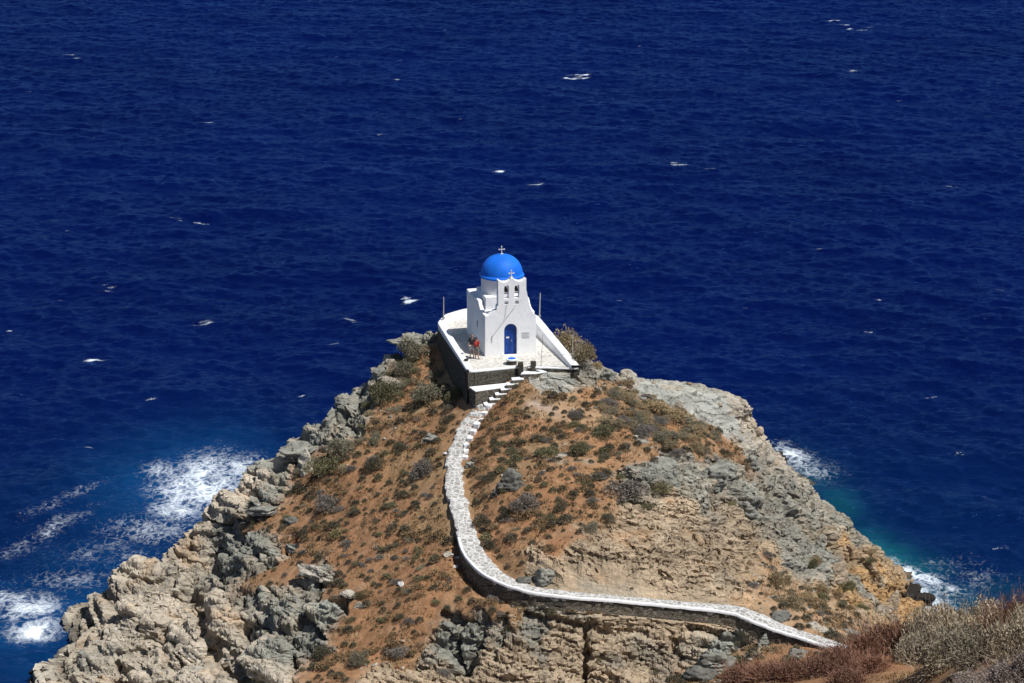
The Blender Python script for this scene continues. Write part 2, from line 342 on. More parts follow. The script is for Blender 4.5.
def build_ground(name, xs, ys, detail=True):
    X, Y = np.meshgrid(xs, ys); H = h0(X, Y)
    gy, gx = np.gradient(H, ys, xs)
    A = classes(X, Y, H); col = A[:,:3]; rock = A[:,3]; a1, a2, a3, lay = A[:,4], A[:,5], A[:,6], A[:,7]
    x, y, z = X.ravel(), Y.ravel(), H.ravel()
    sl = np.hypot(gx, gy).ravel()
    # steep ground turns to rock even where earth is mapped
    extra = sstep(1.25, 1.9, sl)*(1-rock)
    col = col*(1-extra[:,None]) + np.array(CLS['C'][0])*extra[:,None]; rock = rock+extra; a1 = a1+.3*extra; a2 = a2+.2*extra
    # crisp border between earth and rock
    edge = fbm(x/1.3, y/1.3, z/1.3, 4, 41)
    isl = sstep(.42, .62, fbm(x/1.7+31, y/1.2, z/1.2, 4, 43))*sstep(-.1, .3, fbm(x/7, y/7, z*0, 2, 44))*(rock < .5)
    rk = sstep(.36, .60, rock + .30*edge + .5*isl)
    a1 = a1+.1*isl; a2 = a2+.28*isl; a3 = a3+.25*isl; col = col*(1-isl[:,None]) + isl[:,None]*np.array((.33,.31,.26))
    earth = np.array(CLS['S'][0])
    # outward, slightly flattened normal
    nx, ny, nz = -gx.ravel()*1.7, -gy.ravel()*1.7, np.ones(len(x)); nl = np.sqrt(nx*nx+ny*ny+1); nx/=nl; ny/=nl; nz/=nl
    # bedding: dips gently to the right and towards the viewer
    wob = .5*fbm(x/6, y/6, z/6, 3, 77)
    q = z + .16*x + .10*(y-160) + wob*1.3
    wxx = x + .5*fbm(x/1.5, y/1.5, z/1.5, 3, 3); wyy = y + .5*fbm(x/1.5, y/1.5, z/1.5, 3, 4)
    wxx = x + .16*fbm(x/1.5, y/1.5, z/1.5, 3, 3); wyy = y + .16*fbm(x/1.5, y/1.5, z/1.5, 3, 4)
    e1, r1, p1 = worley(wxx/4.6, wyy/4.2, q/1.5, 101)
    b1 = (r1-.5)*1.35 + 1.15*p1 - .30*(1-sstep(.0, .09, e1))
    e2, r2, p2 = worley(wxx/1.5+7, wyy/1.35, q/.45, 211)
    b2 = (r2-.5)*.95 + 1.5*p2 - .35*(1-sstep(.0, .10, e2))
    e3, r3, p3 = worley(x/.6+3, y/.55, q/.19, 301)
    b3 = (r3-.5) + 1.2*p3
    # beds: saw-tooth ledges of uneven thickness
    u = q/.62 + .55*fbm(x/2.2, y/2.2, q*.8, 3, 55); k = np.floor(u); fr = u-k
    bed = (_hash(k, k*0, k*0, 9)-.5)*1.0 + .55*np.where(fr < .8, fr/.8, (1-fr)/.2) - .3
    u2 = q/.23 + .6*fbm(x/1.2, y/1.2, q, 3, 56); k2 = np.floor(u2); fr2 = u2-k2
    bed2 = (_hash(k2, k2*0, k2*0, 19)-.5) + .4*np.where(fr2 < .75, fr2/.75, (1-fr2)/.25)
    patch = .65+.5*fbm(x/5, y/5, z/5, 2, 66)
    D = a1*b1*1.0 + a2*b2*.9 + a3*(bed*.9+bed2*.38)*patch + .13*rk*b3*np.clip((a2-.08)/.22, .1, 2)
    D = D*rk
    ridge = np.abs(fbm(x/3.2, y/3.2, q/.42, 4, 171))
    D -= rk*(.26*lay+.10)*(1-sstep(.0, .055, ridge))
    ridge2 = np.abs(fbm(x/1.3+9, y/1.3, q/.9, 3, 172))
    D -= rk*.16*(1-sstep(.0, .05, ridge2))*(a2 > .12)
    rp = np.abs(fbm(x/4.2+3, y/3.2, q/1.6, 4, 179))
    D -= rk*(.65*(1-sstep(.0, .07, e1)))*np.clip((a1-.45)*4, 0, 1)
    th = np.where(lay > .6, .62, 1.15); ut = q/th + .9*fbm(x/4.5, y/4.5, q/2, 3, 175); ft = ut-np.floor(ut)
    stp = th*(sstep(.62, .97, ft)-ft+.3)*rk*np.clip(.55+1.1*lay, 0, 1)*np.clip(.75+.9*fbm(x/4, y/4, z/3, 2, 176), 0, 1.1)
    kind = np.clip((a2-.10)*8, 0, 1)
    stp = stp*kind*.85
    # earth: hummocks and clods
    D += (1-rk)*(.16*fbm(x/2.1, y/2.1, z*0, 4, 23) + .045*fbm(x/.35, y/.35, z*0, 2, 29))
    # clefts
    cl = np.zeros(len(x))
    if detail:
        wx2 = x + .4*fbm(x/1.1, y/1.1, z/1.1, 3, 61); wy2 = y + .4*fbm(x/1.1, y/1.1, z/1.1, 3, 62)
        for pl, w, d in CLEFTS:
            cl = np.maximum(cl, d*(1-sstep(w*.45, w, seg_dist(wx2, wy2, pl))))
    px_ = x + D*nx; py_ = y + D*ny; pz_ = z + D*nz - cl + stp
    if detail:
        # even out the mesh on steep faces, then roughen them in true 3-D
        ny_, nx_ = X.shape; G = np.stack([px_, py_, pz_], -1).reshape(ny_, nx_, 3); rg = rk.reshape(ny_, nx_)
        def normals(G):
            du = np.gradient(G, axis=1); dv = np.gradient(G, axis=0); n = np.cross(du, dv); return n/(np.linalg.norm(n, axis=-1, keepdims=True)+1e-9)
        for it in range(13):
            L = np.zeros_like(G); L[1:-1,1:-1] = .25*(G[2:,1:-1]+G[:-2,1:-1]+G[1:-1,2:]+G[1:-1,:-2])-G[1:-1,1:-1]
            n = normals(G); Lt = L-(L*n).sum(-1, keepdims=True)*n
            G = G + (.75*Lt + .06*(L-Lt)*(it < 2))*np.clip(rg*1.5, 0, 1)[...,None]
        n = normals(G).reshape(-1,3); gx_, gy_, gz_ = G.reshape(-1,3).T
        q3 = gz_ + .16*gx_ + .10*(gy_-160) + .8*fbm(gx_/6, gy_/6, gz_/6, 2, 78)
        v = q3/.34 + .8*fbm(gx_/1.6, gy_/1.6, gz_/1.2, 3, 301); kv = np.floor(v); fv = v-kv
        saw = (_hash(kv, kv*0, kv*0, 29)-.5) + .5*np.where(fv < .82, fv/.82, (1-fv)/.18)-.25
        m1, mr, mp_ = worley(gx_/.95, gy_/.95, q3/.42, 311)
        fr3 = np.abs(fbm(gx_/1.9, gy_/1.9, q3/.6, 3, 313))
        big = np.clip((.2-a2)/.07, 0, 1)*rk        # massive rock: thick overlapping sheets
        vb = q3/.8 + .5*fbm(gx_/3.4, gy_/3.0, gz_/2.5, 3, 305); kb = np.floor(vb); fb = vb-kb
        sawb = (_hash(kb, kb*0, kb*0, 39)-.5)*.8 + .9*np.where(fb < .86, fb/.86, (1-fb)/.14)-.45
        D2 = .19*saw*(.35+lay)*(1-.55*big) + .50*big*sawb + .16*(1-.62*lay)*(1-.6*big)*((mr-.5)+.8*mp_-.4*(1-sstep(0,.07,m1))) - .14*(1-.55*big)*(1-sstep(0,.05,fr3)) + .05*(1-.75*big)*fbm(gx_/.3, gy_/.3, gz_/.3, 2, 315)
        D2 = D2*rk*np.where(big > .3, .9, np.clip(a2/.2, .25, 1.15))
        px_, py_, pz_ = gx_+n[:,0]*D2, gy_+n[:,1]*D2, gz_+n[:,2]*D2
    # bench for the footpath and the terrace
    if detail:
        d, pz, side, wd, wh = path_near(px_, py_)
        nb = fbm(px_/.9, py_/.9, pz_/.9, 3, 187); m = 1-sstep(wd*.5+.1, wd*.5+1.15+.9*nb*(side > 0)+.5*(side > 0), d)
        up = m*(side > 0); dn = m*(side <= 0)
        pz_ = pz_*(1-up) + (np.minimum(pz_, pz-.07))*up
        pz_ = pz_*(1-dn) + (np.minimum(pz_, pz-wh-.05))*dn
        inside = in_poly(px_, py_, TERR*1.0)
        pz_ = np.where(inside, np.minimum(pz_, TZ-.5), pz_)
        cen = TERR.mean(0); ring = in_poly(px_, py_, cen+(TERR-cen)*1.13)
        pz_ = np.where(ring, np.minimum(pz_, TZ-.28), pz_)
    me = mesh_np(name, np.c_[px_, py_, pz_], grid_faces(len(xs), len(ys)))
    fl = grid_faces(len(xs), len(ys))[:,0]; me.polygons.foreach_set('use_smooth', (rk[fl] < .5))
    # colours: earth under the tint, rock tints varying from block to block
    vr = 1 + rk*(.34*(r1-.5) + .26*(r2-.5) + .10*(r3-.5) + .16*lay*(_hash(k, k*0, k*0, 9)-.5)*2)
    rust = sstep(.18, .5, fbm(x/2.4, y/2.4, q/1.0, 4, 91))*rk
    C = col*vr[:,None]
    C = C*(1-.36*rust[:,None]) + .36*rust[:,None]*C*np.array([1.18,.86,.58])
    grn = sstep(.15, .5, fbm(x/3.4+9, y/3.4, q/1.6, 3, 95))*rk
    C = C*(1-.4*grn[:,None]) + .4*grn[:,None]*np.array([.235,.250,.225])*vr[:,None]
    bei = sstep(.0, .35, fbm(x/1.6+3, y/1.6, q/.9, 4, 94))*rk*(col[:,0] < .34)
    C = C*(1-.55*bei[:,None]) + .55*bei[:,None]*np.array([.39,.335,.26])*vr[:,None]
    oc = sstep(-.15, .35, fbm(x/3.5, y/3.5, z*0, 4, 97)); br = sstep(.0, .45, fbm(x/1.4+5, y/1.4, z*0, 4, 98)); pl = sstep(.12, .5, fbm(x/1.0+15, y/1.0, z*0, 4, 96))
    E = np.array((.315,.168,.088))*(1-oc[:,None]*.7) + oc[:,None]*.7*np.array((.270,.180,.100))
    E = E*(1-.6*br[:,None]) + .6*br[:,None]*np.array((.165,.105,.062)); E = E*(1-.45*pl[:,None]) + .45*pl[:,None]*np.array((.40,.275,.17))
    mixE = (1-rk)[:,None]
    C = C*(1-mixE*.52) + E*(mixE*.52)
    C = C*(1+(1-rk)*.28*fbm(x/.5, y/.5, z*0, 3, 99))[:,None]
    wet = 1-sstep(.15, 1.0, pz_ + .35*fbm(x/1.5, y/1.5, z/1.5, 3, 88))
    C = C*(1-.78*wet[:,None])
    attr_col(me, 'tint', np.clip(C, .01, .9)); attr_f(me, 'rock', rk); attr_f(me, 'wet', wet); attr_f(me, 'bedq', q)
    return me

gm, nt, b = new_mat('ground')
pos = geo_pos(nt); tint = attribute(nt, 'tint').outputs['Color']; rk = attribute(nt, 'rock').outputs['Fac']; q = attribute(nt, 'bedq').outputs['Fac']
sx = nt.nodes.new('ShaderNodeSeparateXYZ'); nt.links.new(pos, sx.inputs[0])
cx = nt.nodes.new('ShaderNodeCombineXYZ')
wob_n = noise(nt, pos, .22, 3)
q2 = mth(nt,'ADD', mth(nt,'MULTIPLY_ADD',sx.outputs[0],.16,sx.outputs[2]), mth(nt,'MULTIPLY_ADD',sx.outputs[1],.10,mth(nt,'MULTIPLY',wob_n,2.6)))
for i, v in enumerate((mth(nt,'MULTIPLY',sx.outputs[0],.26), mth(nt,'MULTIPLY',sx.outputs[1],.34), mth(nt,'MULTIPLY',q2,5.0))): nt.links.new(v, cx.inputs[i])
n_bed = noise(nt, cx.outputs[0], 1.0, 8, .68, .3)
n_fine = noise(nt, pos, 7., 8, .7)
n_grain = noise(nt, pos, 26., 4, .7)
n_mid = noise(nt, pos, 1.6, 6, .65)
bedc = ramp(nt, n_bed, [(.30,(.40,.39,.38)),(.44,(.86,.85,.84)),(.58,(1.06,1.06,1.06)),(.74,(1.40,1.36,1.30))])
finec = ramp(nt, n_fine, [(.25,(.55,.53,.52)),(.5,(1,1,1)),(.75,(1.3,1.28,1.25))])
rc = mixc(nt, .9, tint, bedc, 'MULTIPLY'); rc = mixc(nt, .75, rc, finec, 'MULTIPLY')
ec = mixc(nt, .8, tint, ramp(nt, n_fine, [(.25,(.58,.58,.6)),(.5,(1,1,1)),(.75,(1.35,1.35,1.3))]), 'MULTIPLY')
ec = mixc(nt, .8, ec, ramp(nt, n_grain, [(.3,(.6,.6,.6)),(.5,(1,1,1)),(.72,(1.4,1.4,1.35))]), 'MULTIPLY')
nt.links.new(mixc(nt, rk, ec, rc), b.inputs['Base Color'])
b.inputs['Specular IOR Level'].default_value = .2
wet = attribute(nt, 'wet').outputs['Fac']
nt.links.new(mth(nt, 'MULTIPLY_ADD', wet, -.55, .93), b.inputs['Roughness'])
hgt = mth(nt, 'ADD', mth(nt, 'MULTIPLY', n_bed, mth(nt,'MULTIPLY',rk,2.3)), mth(nt, 'ADD', mth(nt,'MULTIPLY',n_fine,.7), mth(nt,'MULTIPLY',n_grain,.22)))
bump(nt, b, hgt, .7, .12)
b.inputs['Subsurface Weight'].default_value = 0

xs = np.concatenate([np.arange(-38, 35, .084)])
ys = np.concatenate([np.arange(136, 172, .076), np.arange(172, 184, .11), np.arange(184, 216, .4)])
gme = build_ground('headland_ground', xs, ys)
ground = tag(link('headland', gme, gm), kind='structure')
xs2 = np.arange(-60, 66.1, .35); ys2 = np.r_[np.arange(-12, 50, 1.0), np.arange(50, 136.3, .3)]
hme = build_ground('hillside_ground', xs2, ys2, detail=False)
hill = tag(link('hillside', hme, gm), kind='structure')
def bvh_of(me):
    V = np.empty(len(me.vertices)*3, np.float32); me.vertices.foreach_get('co', V)
    F = np.empty(len(me.polygons)*4, np.int32); me.loops.foreach_get('vertex_index', F)
    return BVHTree.FromPolygons([tuple(v) for v in V.reshape(-1,3).tolist()], F.reshape(-1,4).tolist())
BV = [bvh_of(gme), bvh_of(hme)]
def hit_px(px, py):
    r = Vector(ray(px, py)).normalized(); best = None
    for t in BV:
        h = t.ray_cast(Vector((0, 0, CAMZ)), r)
        if h[0] is not None and (best is None or h[3] < best[3]): best = h
    return best
def drop(x, y):
    """ground point and normal straight below"""
    best = None
    for t in BV:
        h = t.ray_cast(Vector((x, y, 90)), Vector((0, 0, -1)))
        if h[0] is not None and (best is None or h[0].z > best[0].z): best = h
    return (best[0], best[1]) if best else (Vector((x, y, 0)), Vector((0, 0, 1)))
# ------------------------------------------------------------------ sea: wind waves synthesised from a spectrum over the whole visible bay
def sea_height(NX, NY, LX, LY, seed=5):
    r = np.random.default_rng(seed)
    kx = 2*np.pi*np.fft.fftfreq(NX, LX/NX)[None]; ky = 2*np.pi*np.fft.fftfreq(NY, LY/NY)[:,None]
    kk = np.hypot(kx, ky); kk[0,0] = 1e-6
    wd = np.array([-.38, -.925])
    cosw = (kx*wd[0] + ky*wd[1])/kk
    def spec(Lp, p, spread):
        s = np.exp(-1/(kk*Lp)**2)/kk**p*np.abs(cosw)**spread*np.where(cosw < 0, .25, 1); s[0,0] = 0
        return s*np.exp(-(kk*.10)**2)
    out = 0
    for Lp, p, sp, slope in ((2.6, 4.0, 2.2, .105), (.6, 3.3, 1.4, .15)):
        S = np.sqrt(spec(Lp, p, sp)); F = S*(r.normal(size=S.shape)+1j*r.normal(size=S.shape))
        h = np.real(np.fft.ifft2(F)); g = np.gradient(h, LY/NY, LX/NX); h = h*slope/np.sqrt(np.mean(g[0]**2+g[1]**2)); out = out+h
    return out
SX0, SX1, SY0, SY1 = -140., 140., 118., 520.
NXs, NYs = 1330, 1430
sh = sea_height(NXs, NYs, SX1-SX0, SY1-SY0)
sx_ = np.linspace(SX0, SX1, NXs); sy_ = np.linspace(SY0, SY1, NYs)
SXg, SYg = np.meshgrid(sx_, sy_)
# sharpen the crests a little
g_y, g_x = np.gradient(sh, sy_, sx_)
sxm = SXg - .9*sh*0; shc = sh + .10*sh**2
V = np.c_[SXg.ravel(), SYg.ravel(), shc.ravel()]
sme = mesh_np('sea_surface', V, grid_faces(NXs, NYs))
x, y = SXg.ravel(), SYg.ravel()
def blob(px, py, rx, ry, rot=0.):
    c = at_h(px, py, 0); dx, dy = x-c[0], y-c[1]; ca, sa = math.cos(rot), math.sin(rot)
    return np.exp(-(((dx*ca+dy*sa)/rx)**2 + ((-dx*sa+dy*ca)/ry)**2))
w1 = fbm(x/4., y/6., x*0, 4, 201); w2 = fbm(x/1.2, y/2.0, x*0, 4, 202)
foam = np.zeros(len(x))
for px, py, rx, ry, ro, a in [(200,480,4.0,7.5,0,1.05),(165,470,2.4,4.0,.2,.6),(235,470,2.6,5,0,.75),(180,505,2.8,4.5,0,.85),(150,530,4.5,4,0,.45),(110,555,5,4,0,.40),(130,560,3,2.5,0,.5),
        (25,605,2.4,3.2,.1,1.0),(35,630,2.0,1.8,0,1.1),(5,600,1.6,2.6,0,.8),(40,535,1.4,9,-.5,.48),(65,500,1.2,7,-.5,.42),(20,550,3,1.6,.3,.45),(60,580,5,3,0,.38),(115,540,2,3,0,.4),
        (905,575,1.6,2.4,0,1.0),(925,582,2.0,2.6,.4,.95),(915,596,2.2,2.6,0,1.0),(940,590,2.2,3.0,.5,.6),(892,568,1.2,2.6,0,.7),(960,570,4,4,.3,.36),
        (790,455,1.6,3.6,.2,.85),(800,462,2.2,5,.2,.62),(815,470,3,5,.2,.4),(785,478,1.6,3,0,.5),(930,605,2,2,0,.9)]:
    foam = np.maximum(foam, a*blob(px, py, rx, ry, ro))
foam_n = np.clip(foam*(1.0+.55*w1+.45*w2), 0, 1.2)
# scattered whitecaps, on crests only
caps = np.zeros(len(x))
crests = np.clip(shc/np.std(shc), 0, None).ravel()
cap_pts = [(848,28),(862,30),(855,70),(570,78),(585,76),(680,167),(712,171),(948,184),(205,222),(180,220),(210,122),(70,55),(110,288),(205,325),(410,300),(350,322),(95,360),(535,185),(500,172),(395,80),(830,22),
           (27,55),(15,82),(310,40),(170,25),(400,60),(660,340),(640,45),(765,20),(100,135),(30,92),(70,230),(115,212),(300,130),(330,55),(380,135),(620,300),(900,100),(980,70),(960,230),(1000,290),(820,250),(740,310),(870,330),(930,400),(880,300),(960,455),(1000,550),(985,500),
           (60,300),(25,395),(150,400),(240,375),(280,300),(330,345),(300,395),(50,430),(90,445),(10,330),(600,140),(460,120),(445,30),(520,80),(700,60)]
for i, (px, py) in enumerate(cap_pts):
    k = .58 if i >= 21 else 1.0
    for j in range(3 if i < 21 else 2):
        caps = np.maximum(caps, k*(1-.25*j)*blob(px+random.uniform(-8,8)*(j>0), py+random.uniform(-3,3)*(j>0), random.uniform(.6,1.3)*k, random.uniform(.22,.42)*k, random.uniform(-.35,.35)))
caps = np.clip(caps*(.8+.9*w2)*1.1, 0, 1)
# shallow water over sand and boulders
shal = np.zeros(len(x))
for px, py, rx, ry, a in [(872,550,1.9,5.0,.85),(884,560,2.3,4.0,.95),(900,568,3.2,3,.7),(940,600,5,4,.4),(990,595,6,4,.2),(800,480,3,6,.4),(835,505,2,5,.45),
        (90,600,7,7,.30),(60,610,6,4,.48),(30,625,5,5,.55),(185,480,7,12,.6),(120,560,7,6,.28),(10,600,5,5,.4),(60,660,5,4,.3)]:
    shal = np.maximum(shal, a*blob(px, py, rx, ry))
shal = np.clip(shal*(1+.35*w1), 0, 1)
near = np.zeros(len(x))
for px, py, rx, ry in [(100,570,26,34),(900,560,24,36),(60,660,20,18)]: near = np.maximum(near, blob(px, py, rx, ry))
attr_col(sme, 'seam', np.c_[foam_n, caps, shal, near])
seam_m, nt, b = new_mat('sea_water')
pos = geo_pos(nt)
at_ = attribute(nt, 'seam'); sp = nt.nodes.new('ShaderNodeSeparateColor'); nt.links.new(at_.outputs['Color'], sp.inputs[0])
fo, ca, shl, nr = sp.outputs[0], sp.outputs[1], sp.outputs[2], at_.outputs['Alpha']
big = noise(nt, scaled(nt, pos, (.02,.012,.02)), 1., 3)
deep = ramp(nt, big, [(.3,(.0005,.0028,.039)),(.7,(.0008,.0048,.059))])
body = mixc(nt, mth(nt,'MULTIPLY',nr,.75), deep, (.0010,.013,.060))
isright = mth(nt, 'GREATER_THAN', nt.nodes.new('ShaderNodeSeparateXYZ').outputs[0], 0)
sxn = [n for n in nt.nodes if n.bl_idname == 'ShaderNodeSeparateXYZ'][-1]; nt.links.new(pos, sxn.inputs[0])
turq = mixc(nt, isright, (.006,.080,.23), (.008,.105,.125))
body = mixc(nt, shl, body, turq)
# lace-like foam
vor = nd(nt, 'ShaderNodeTexVoronoi', Scale=1.0); vor.feature = 'DISTANCE_TO_EDGE'
wn_ = nd(nt, 'ShaderNodeTexNoise', Scale=1.3, Detail=4.); nt.links.new(pos, wn_.inputs['Vector'])
wv = nt.nodes.new('ShaderNodeVectorMath'); wv.operation = 'MULTIPLY_ADD'; nt.links.new(wn_.outputs['Color'], wv.inputs[0]); wv.inputs[1].default_value = (2.2,2.2,0); nt.links.new(scaled(nt, pos, (1.5,1.0,.5)), wv.inputs[2])
nt.links.new(wv.outputs[0], vor.inputs['Vector'])
lace = mth(nt, 'SUBTRACT', 1.0, mth(nt, 'MULTIPLY', vor.outputs[0], 3.2))
n1 = noise(nt, scaled(nt, pos, (1.3,1.0,1)), 2.8, 7, .72, .8)
fsum = mth(nt, 'ADD', mth(nt,'MULTIPLY',fo,1.2), mth(nt,'ADD', mth(nt,'MULTIPLY',lace,.45), mth(nt,'MULTIPLY_ADD',n1,1.2,-1.20)))
fmask = nd(nt, 'ShaderNodeMapRange'); fmask.interpolation_type = 'SMOOTHSTEP'; nt.links.new(fsum, fmask.inputs[0]); fmask.inputs[1].default_value = .0; fmask.inputs[2].default_value = 1.0
fm2 = mth(nt, 'MULTIPLY', fmask.outputs[0], mth(nt, 'GREATER_THAN', fo, .04))
cm = nd(nt, 'ShaderNodeMapRange'); nt.links.new(mth(nt,'ADD',ca,mth(nt,'MULTIPLY_ADD',n1,1.6,-.8)), cm.inputs[0]); cm.inputs[1].default_value = .36; cm.inputs[2].default_value = .85
allf = mth(nt, 'MAXIMUM', fm2, mth(nt,'MULTIPLY',cm.outputs[0],.85))
nt.links.new(mixc(nt, allf, body, (.74,.81,.88)), b.inputs['Base Color'])
b.inputs['Roughness'].default_value = .9; b.inputs['Specular IOR Level'].default_value = 0
glo = nd(nt, 'ShaderNodeBsdfGlossy', Roughness=.14); glo.inputs['Color'].default_value = (.20,.42,.95,1)
fre = nd(nt, 'ShaderNodeFresnel', IOR=1.333)
mxs = nt.nodes.new('ShaderNodeMixShader')
nt.links.new(mth(nt,'MULTIPLY',mth(nt,'MULTIPLY',fre.outputs[0],.85), mth(nt,'SUBTRACT',1.0,allf)), mxs.inputs[0])
nt.links.new(b.outputs[0], mxs.inputs[1]); nt.links.new(glo.outputs[0], mxs.inputs[2])
nt.links.new(mxs.outputs[0], nt.nodes['Material Output'].inputs['Surface'])
rip = mth(nt,'ADD', noise(nt, scaled(nt, pos, (.7,1.1,1)), 1.4, 5, .62, .4), mth(nt,'MULTIPLY',allf,.5))
bp = bump(nt, b, rip, .7, .32); gust = noise(nt, scaled(nt, pos, (.035,.075,.03)), 1., 4, .6, .6)
nt.links.new(mth(nt,'MULTIPLY_ADD',gust,1.7,-.15), bp.inputs['Strength'])
for s_ in (glo.inputs['Normal'], fre.inputs['Normal']): nt.links.new(bp.outputs[0], s_)
sea = tag(link('sea', sme, seam_m), kind='structure')
# open sea out to the horizon round the detailed bay: four sheets that butt against it
me = bpy.data.meshes.new('open_sea'); bm = bmesh.new(); F_ = 30000.
for (x0,x1,y0,y1) in ((-F_,F_,SY1,F_),(-F_,F_,-F_,SY0),(-F_,SX0,SY0,SY1),(SX1,F_,SY0,SY1)):
    bm.faces.new([bm.verts.new(p) for p in ((x0,y0,-.05),(x1,y0,-.05),(x1,y1,-.05),(x0,y1,-.05))])
bm.to_mesh(me); bm.free(); tag(link('open_sea', me, seam_m), kind='structure')
# ------------------------------------------------------------------ mesh builders for built things
class MB:
    def __init__(self): self.bm = bmesh.new()
    def box(self, x0, x1, y0, y1, z0, z1, M=None):
        r = bmesh.ops.create_cube(self.bm, size=1.0)['verts']
        for v in r:
            v.co = Vector(((x0+x1)/2+v.co.x*(x1-x0), (y0+y1)/2+v.co.y*(y1-y0), (z0+z1)/2+v.co.z*(z1-z0)))
            if M: v.co = M @ v.co
        return self
    def prism(self, poly, a, b, axis='y'):
        """polygon (p,q) extruded from a to b; axis y: (x,z); axis x: (y,z); axis z: (x,y)"""
        def mk(p, q, t): return {'y': (p,t,q), 'x': (t,p,q), 'z': (p,q,t)}[axis]
        A = [self.bm.verts.new(mk(p,q,a)) for p,q in poly]; B = [self.bm.verts.new(mk(p,q,b)) for p,q in poly]
        n = len(poly); self.bm.faces.new(A); self.bm.faces.new(B[::-1])
        for i in range(n): self.bm.faces.new((A[(i+1)%n], A[i], B[i], B[(i+1)%n]))
        bmesh.ops.recalc_face_normals(self.bm, faces=self.bm.faces); return self
    def lathe(self, prof, c=(0,0), n=40, cap=True):
        rings = []
        for r, z in prof:
            rings.append([self.bm.verts.new((c[0]+r*math.cos(2*math.pi*k/n), c[1]+r*math.sin(2*math.pi*k/n), z)) for k in range(n)])
        for a, b in zip(rings[:-1], rings[1:]):
            for k in range(n): self.bm.faces.new((a[k], a[(k+1)%n], b[(k+1)%n], b[k]))
        if cap: self.bm.faces.new(rings[0][::-1]); self.bm.faces.new(rings[-1])
        return self
    def tube(self, pts, r, n=8):
        pts = [Vector(p) for p in pts]; rs = r if isinstance(r, (list, tuple)) else [r]*len(pts); rings = []
        for i, p in enumerate(pts):
            d = (pts[min(i+1, len(pts)-1)]-pts[max(i-1, 0)]).normalized()
            u = d.cross(Vector((.13,.9,.4))).normalized(); w = d.cross(u)
            rings.append([self.bm.verts.new(p+(u*math.cos(2*math.pi*k/n)+w*math.sin(2*math.pi*k/n))*rs[i]) for k in range(n)])
        for a, b in zip(rings[:-1], rings[1:]):
            for k in range(n): self.bm.faces.new((a[k], a[(k+1)%n], b[(k+1)%n], b[k]))
        self.bm.faces.new(rings[0][::-1]); self.bm.faces.new(rings[-1]); return self
    def mesh(self, name, smooth=False, bevel=0, seg=2):
        if bevel:
            bmesh.ops.bevel(self.bm, geom=[e for e in self.bm.edges if e.is_manifold and e.calc_face_angle(0) > .5], offset=bevel, segments=seg, affect='EDGES', clamp_overlap=True)
        bmesh.ops.recalc_face_normals(self.bm, faces=self.bm.faces)
        me = bpy.data.meshes.new(name); self.bm.to_mesh(me); self.bm.free()
        if smooth:
            for p in me.polygons: p.use_smooth = True
        return me
    def build(self, name, mat, parent=None, **kw): return link(name, self.mesh(name, **kw), mat, parent)
def empty(name, loc, rz=0.):
    o = bpy.data.objects.new(name, None); COL.objects.link(o); o.location = loc; o.rotation_euler = (0,0,rz); o.empty_display_size = .3; return o
def cut(me, cutters):
    """boolean difference of meshes, applied"""
    o = bpy.data.objects.new('cut_body', me); COL.objects.link(o); tmp = []
    for c in cutters:
        k = bpy.data.objects.new('cut_tool', c); COL.objects.link(k); tmp.append(k)
        m = o.modifiers.new('b', 'BOOLEAN'); m.operation = 'DIFFERENCE'; m.object = k; m.solver = 'EXACT'
    dg = bpy.context.evaluated_depsgraph_get(); dg.update()
    res = bpy.data.meshes.new_from_object(o.evaluated_get(dg))
    for k in tmp + [o]: bpy.data.objects.remove(k)
    return res
def arch(x0, x1, z0, z1, n=10):
    r = (x1-x0)/2; cx_ = (x0+x1)/2
    return [(x0, z0), (x1, z0)] + [(cx_+r*math.cos(math.pi*k/n), z1-r+r*math.sin(math.pi*k/n)) for k in range(n+1)]

# ------------------------------------------------------------------ materials of built things
whitew, nt, b = new_mat('whitewash')
p = obj_pos(nt); n1 = noise(nt, p, 1.2, 6, .6); n2 = noise(nt, p, 9., 5, .65)
wst = noise(nt, scaled(nt, p, (5,5,.7)), 1.0, 4, .6)
c = ramp(nt, n1, [(.25,(.76,.77,.785)),(.5,(.83,.835,.84)),(.8,(.87,.87,.865))])
c = mixc(nt, .55, c, ramp(nt, wst, [(.2,(.88,.86,.83)),(.42,(1,1,1))]), 'MULTIPLY')
nt.links.new(c, b.inputs['Base Color']); b.inputs['Roughness'].default_value = .85; b.inputs['Specular IOR Level'].default_value = .2
bump(nt, b, mth(nt,'ADD',n2,mth(nt,'MULTIPLY',n1,3.0)), .35, .04)
bluep = simple_mat('blue_paint', (.012,.16,.72), .6, .16, 1.6, .3, .02, .2)
blued = simple_mat('blue_door_paint', (.006,.055,.30), .45, .12, 4., .2, .01, .4)
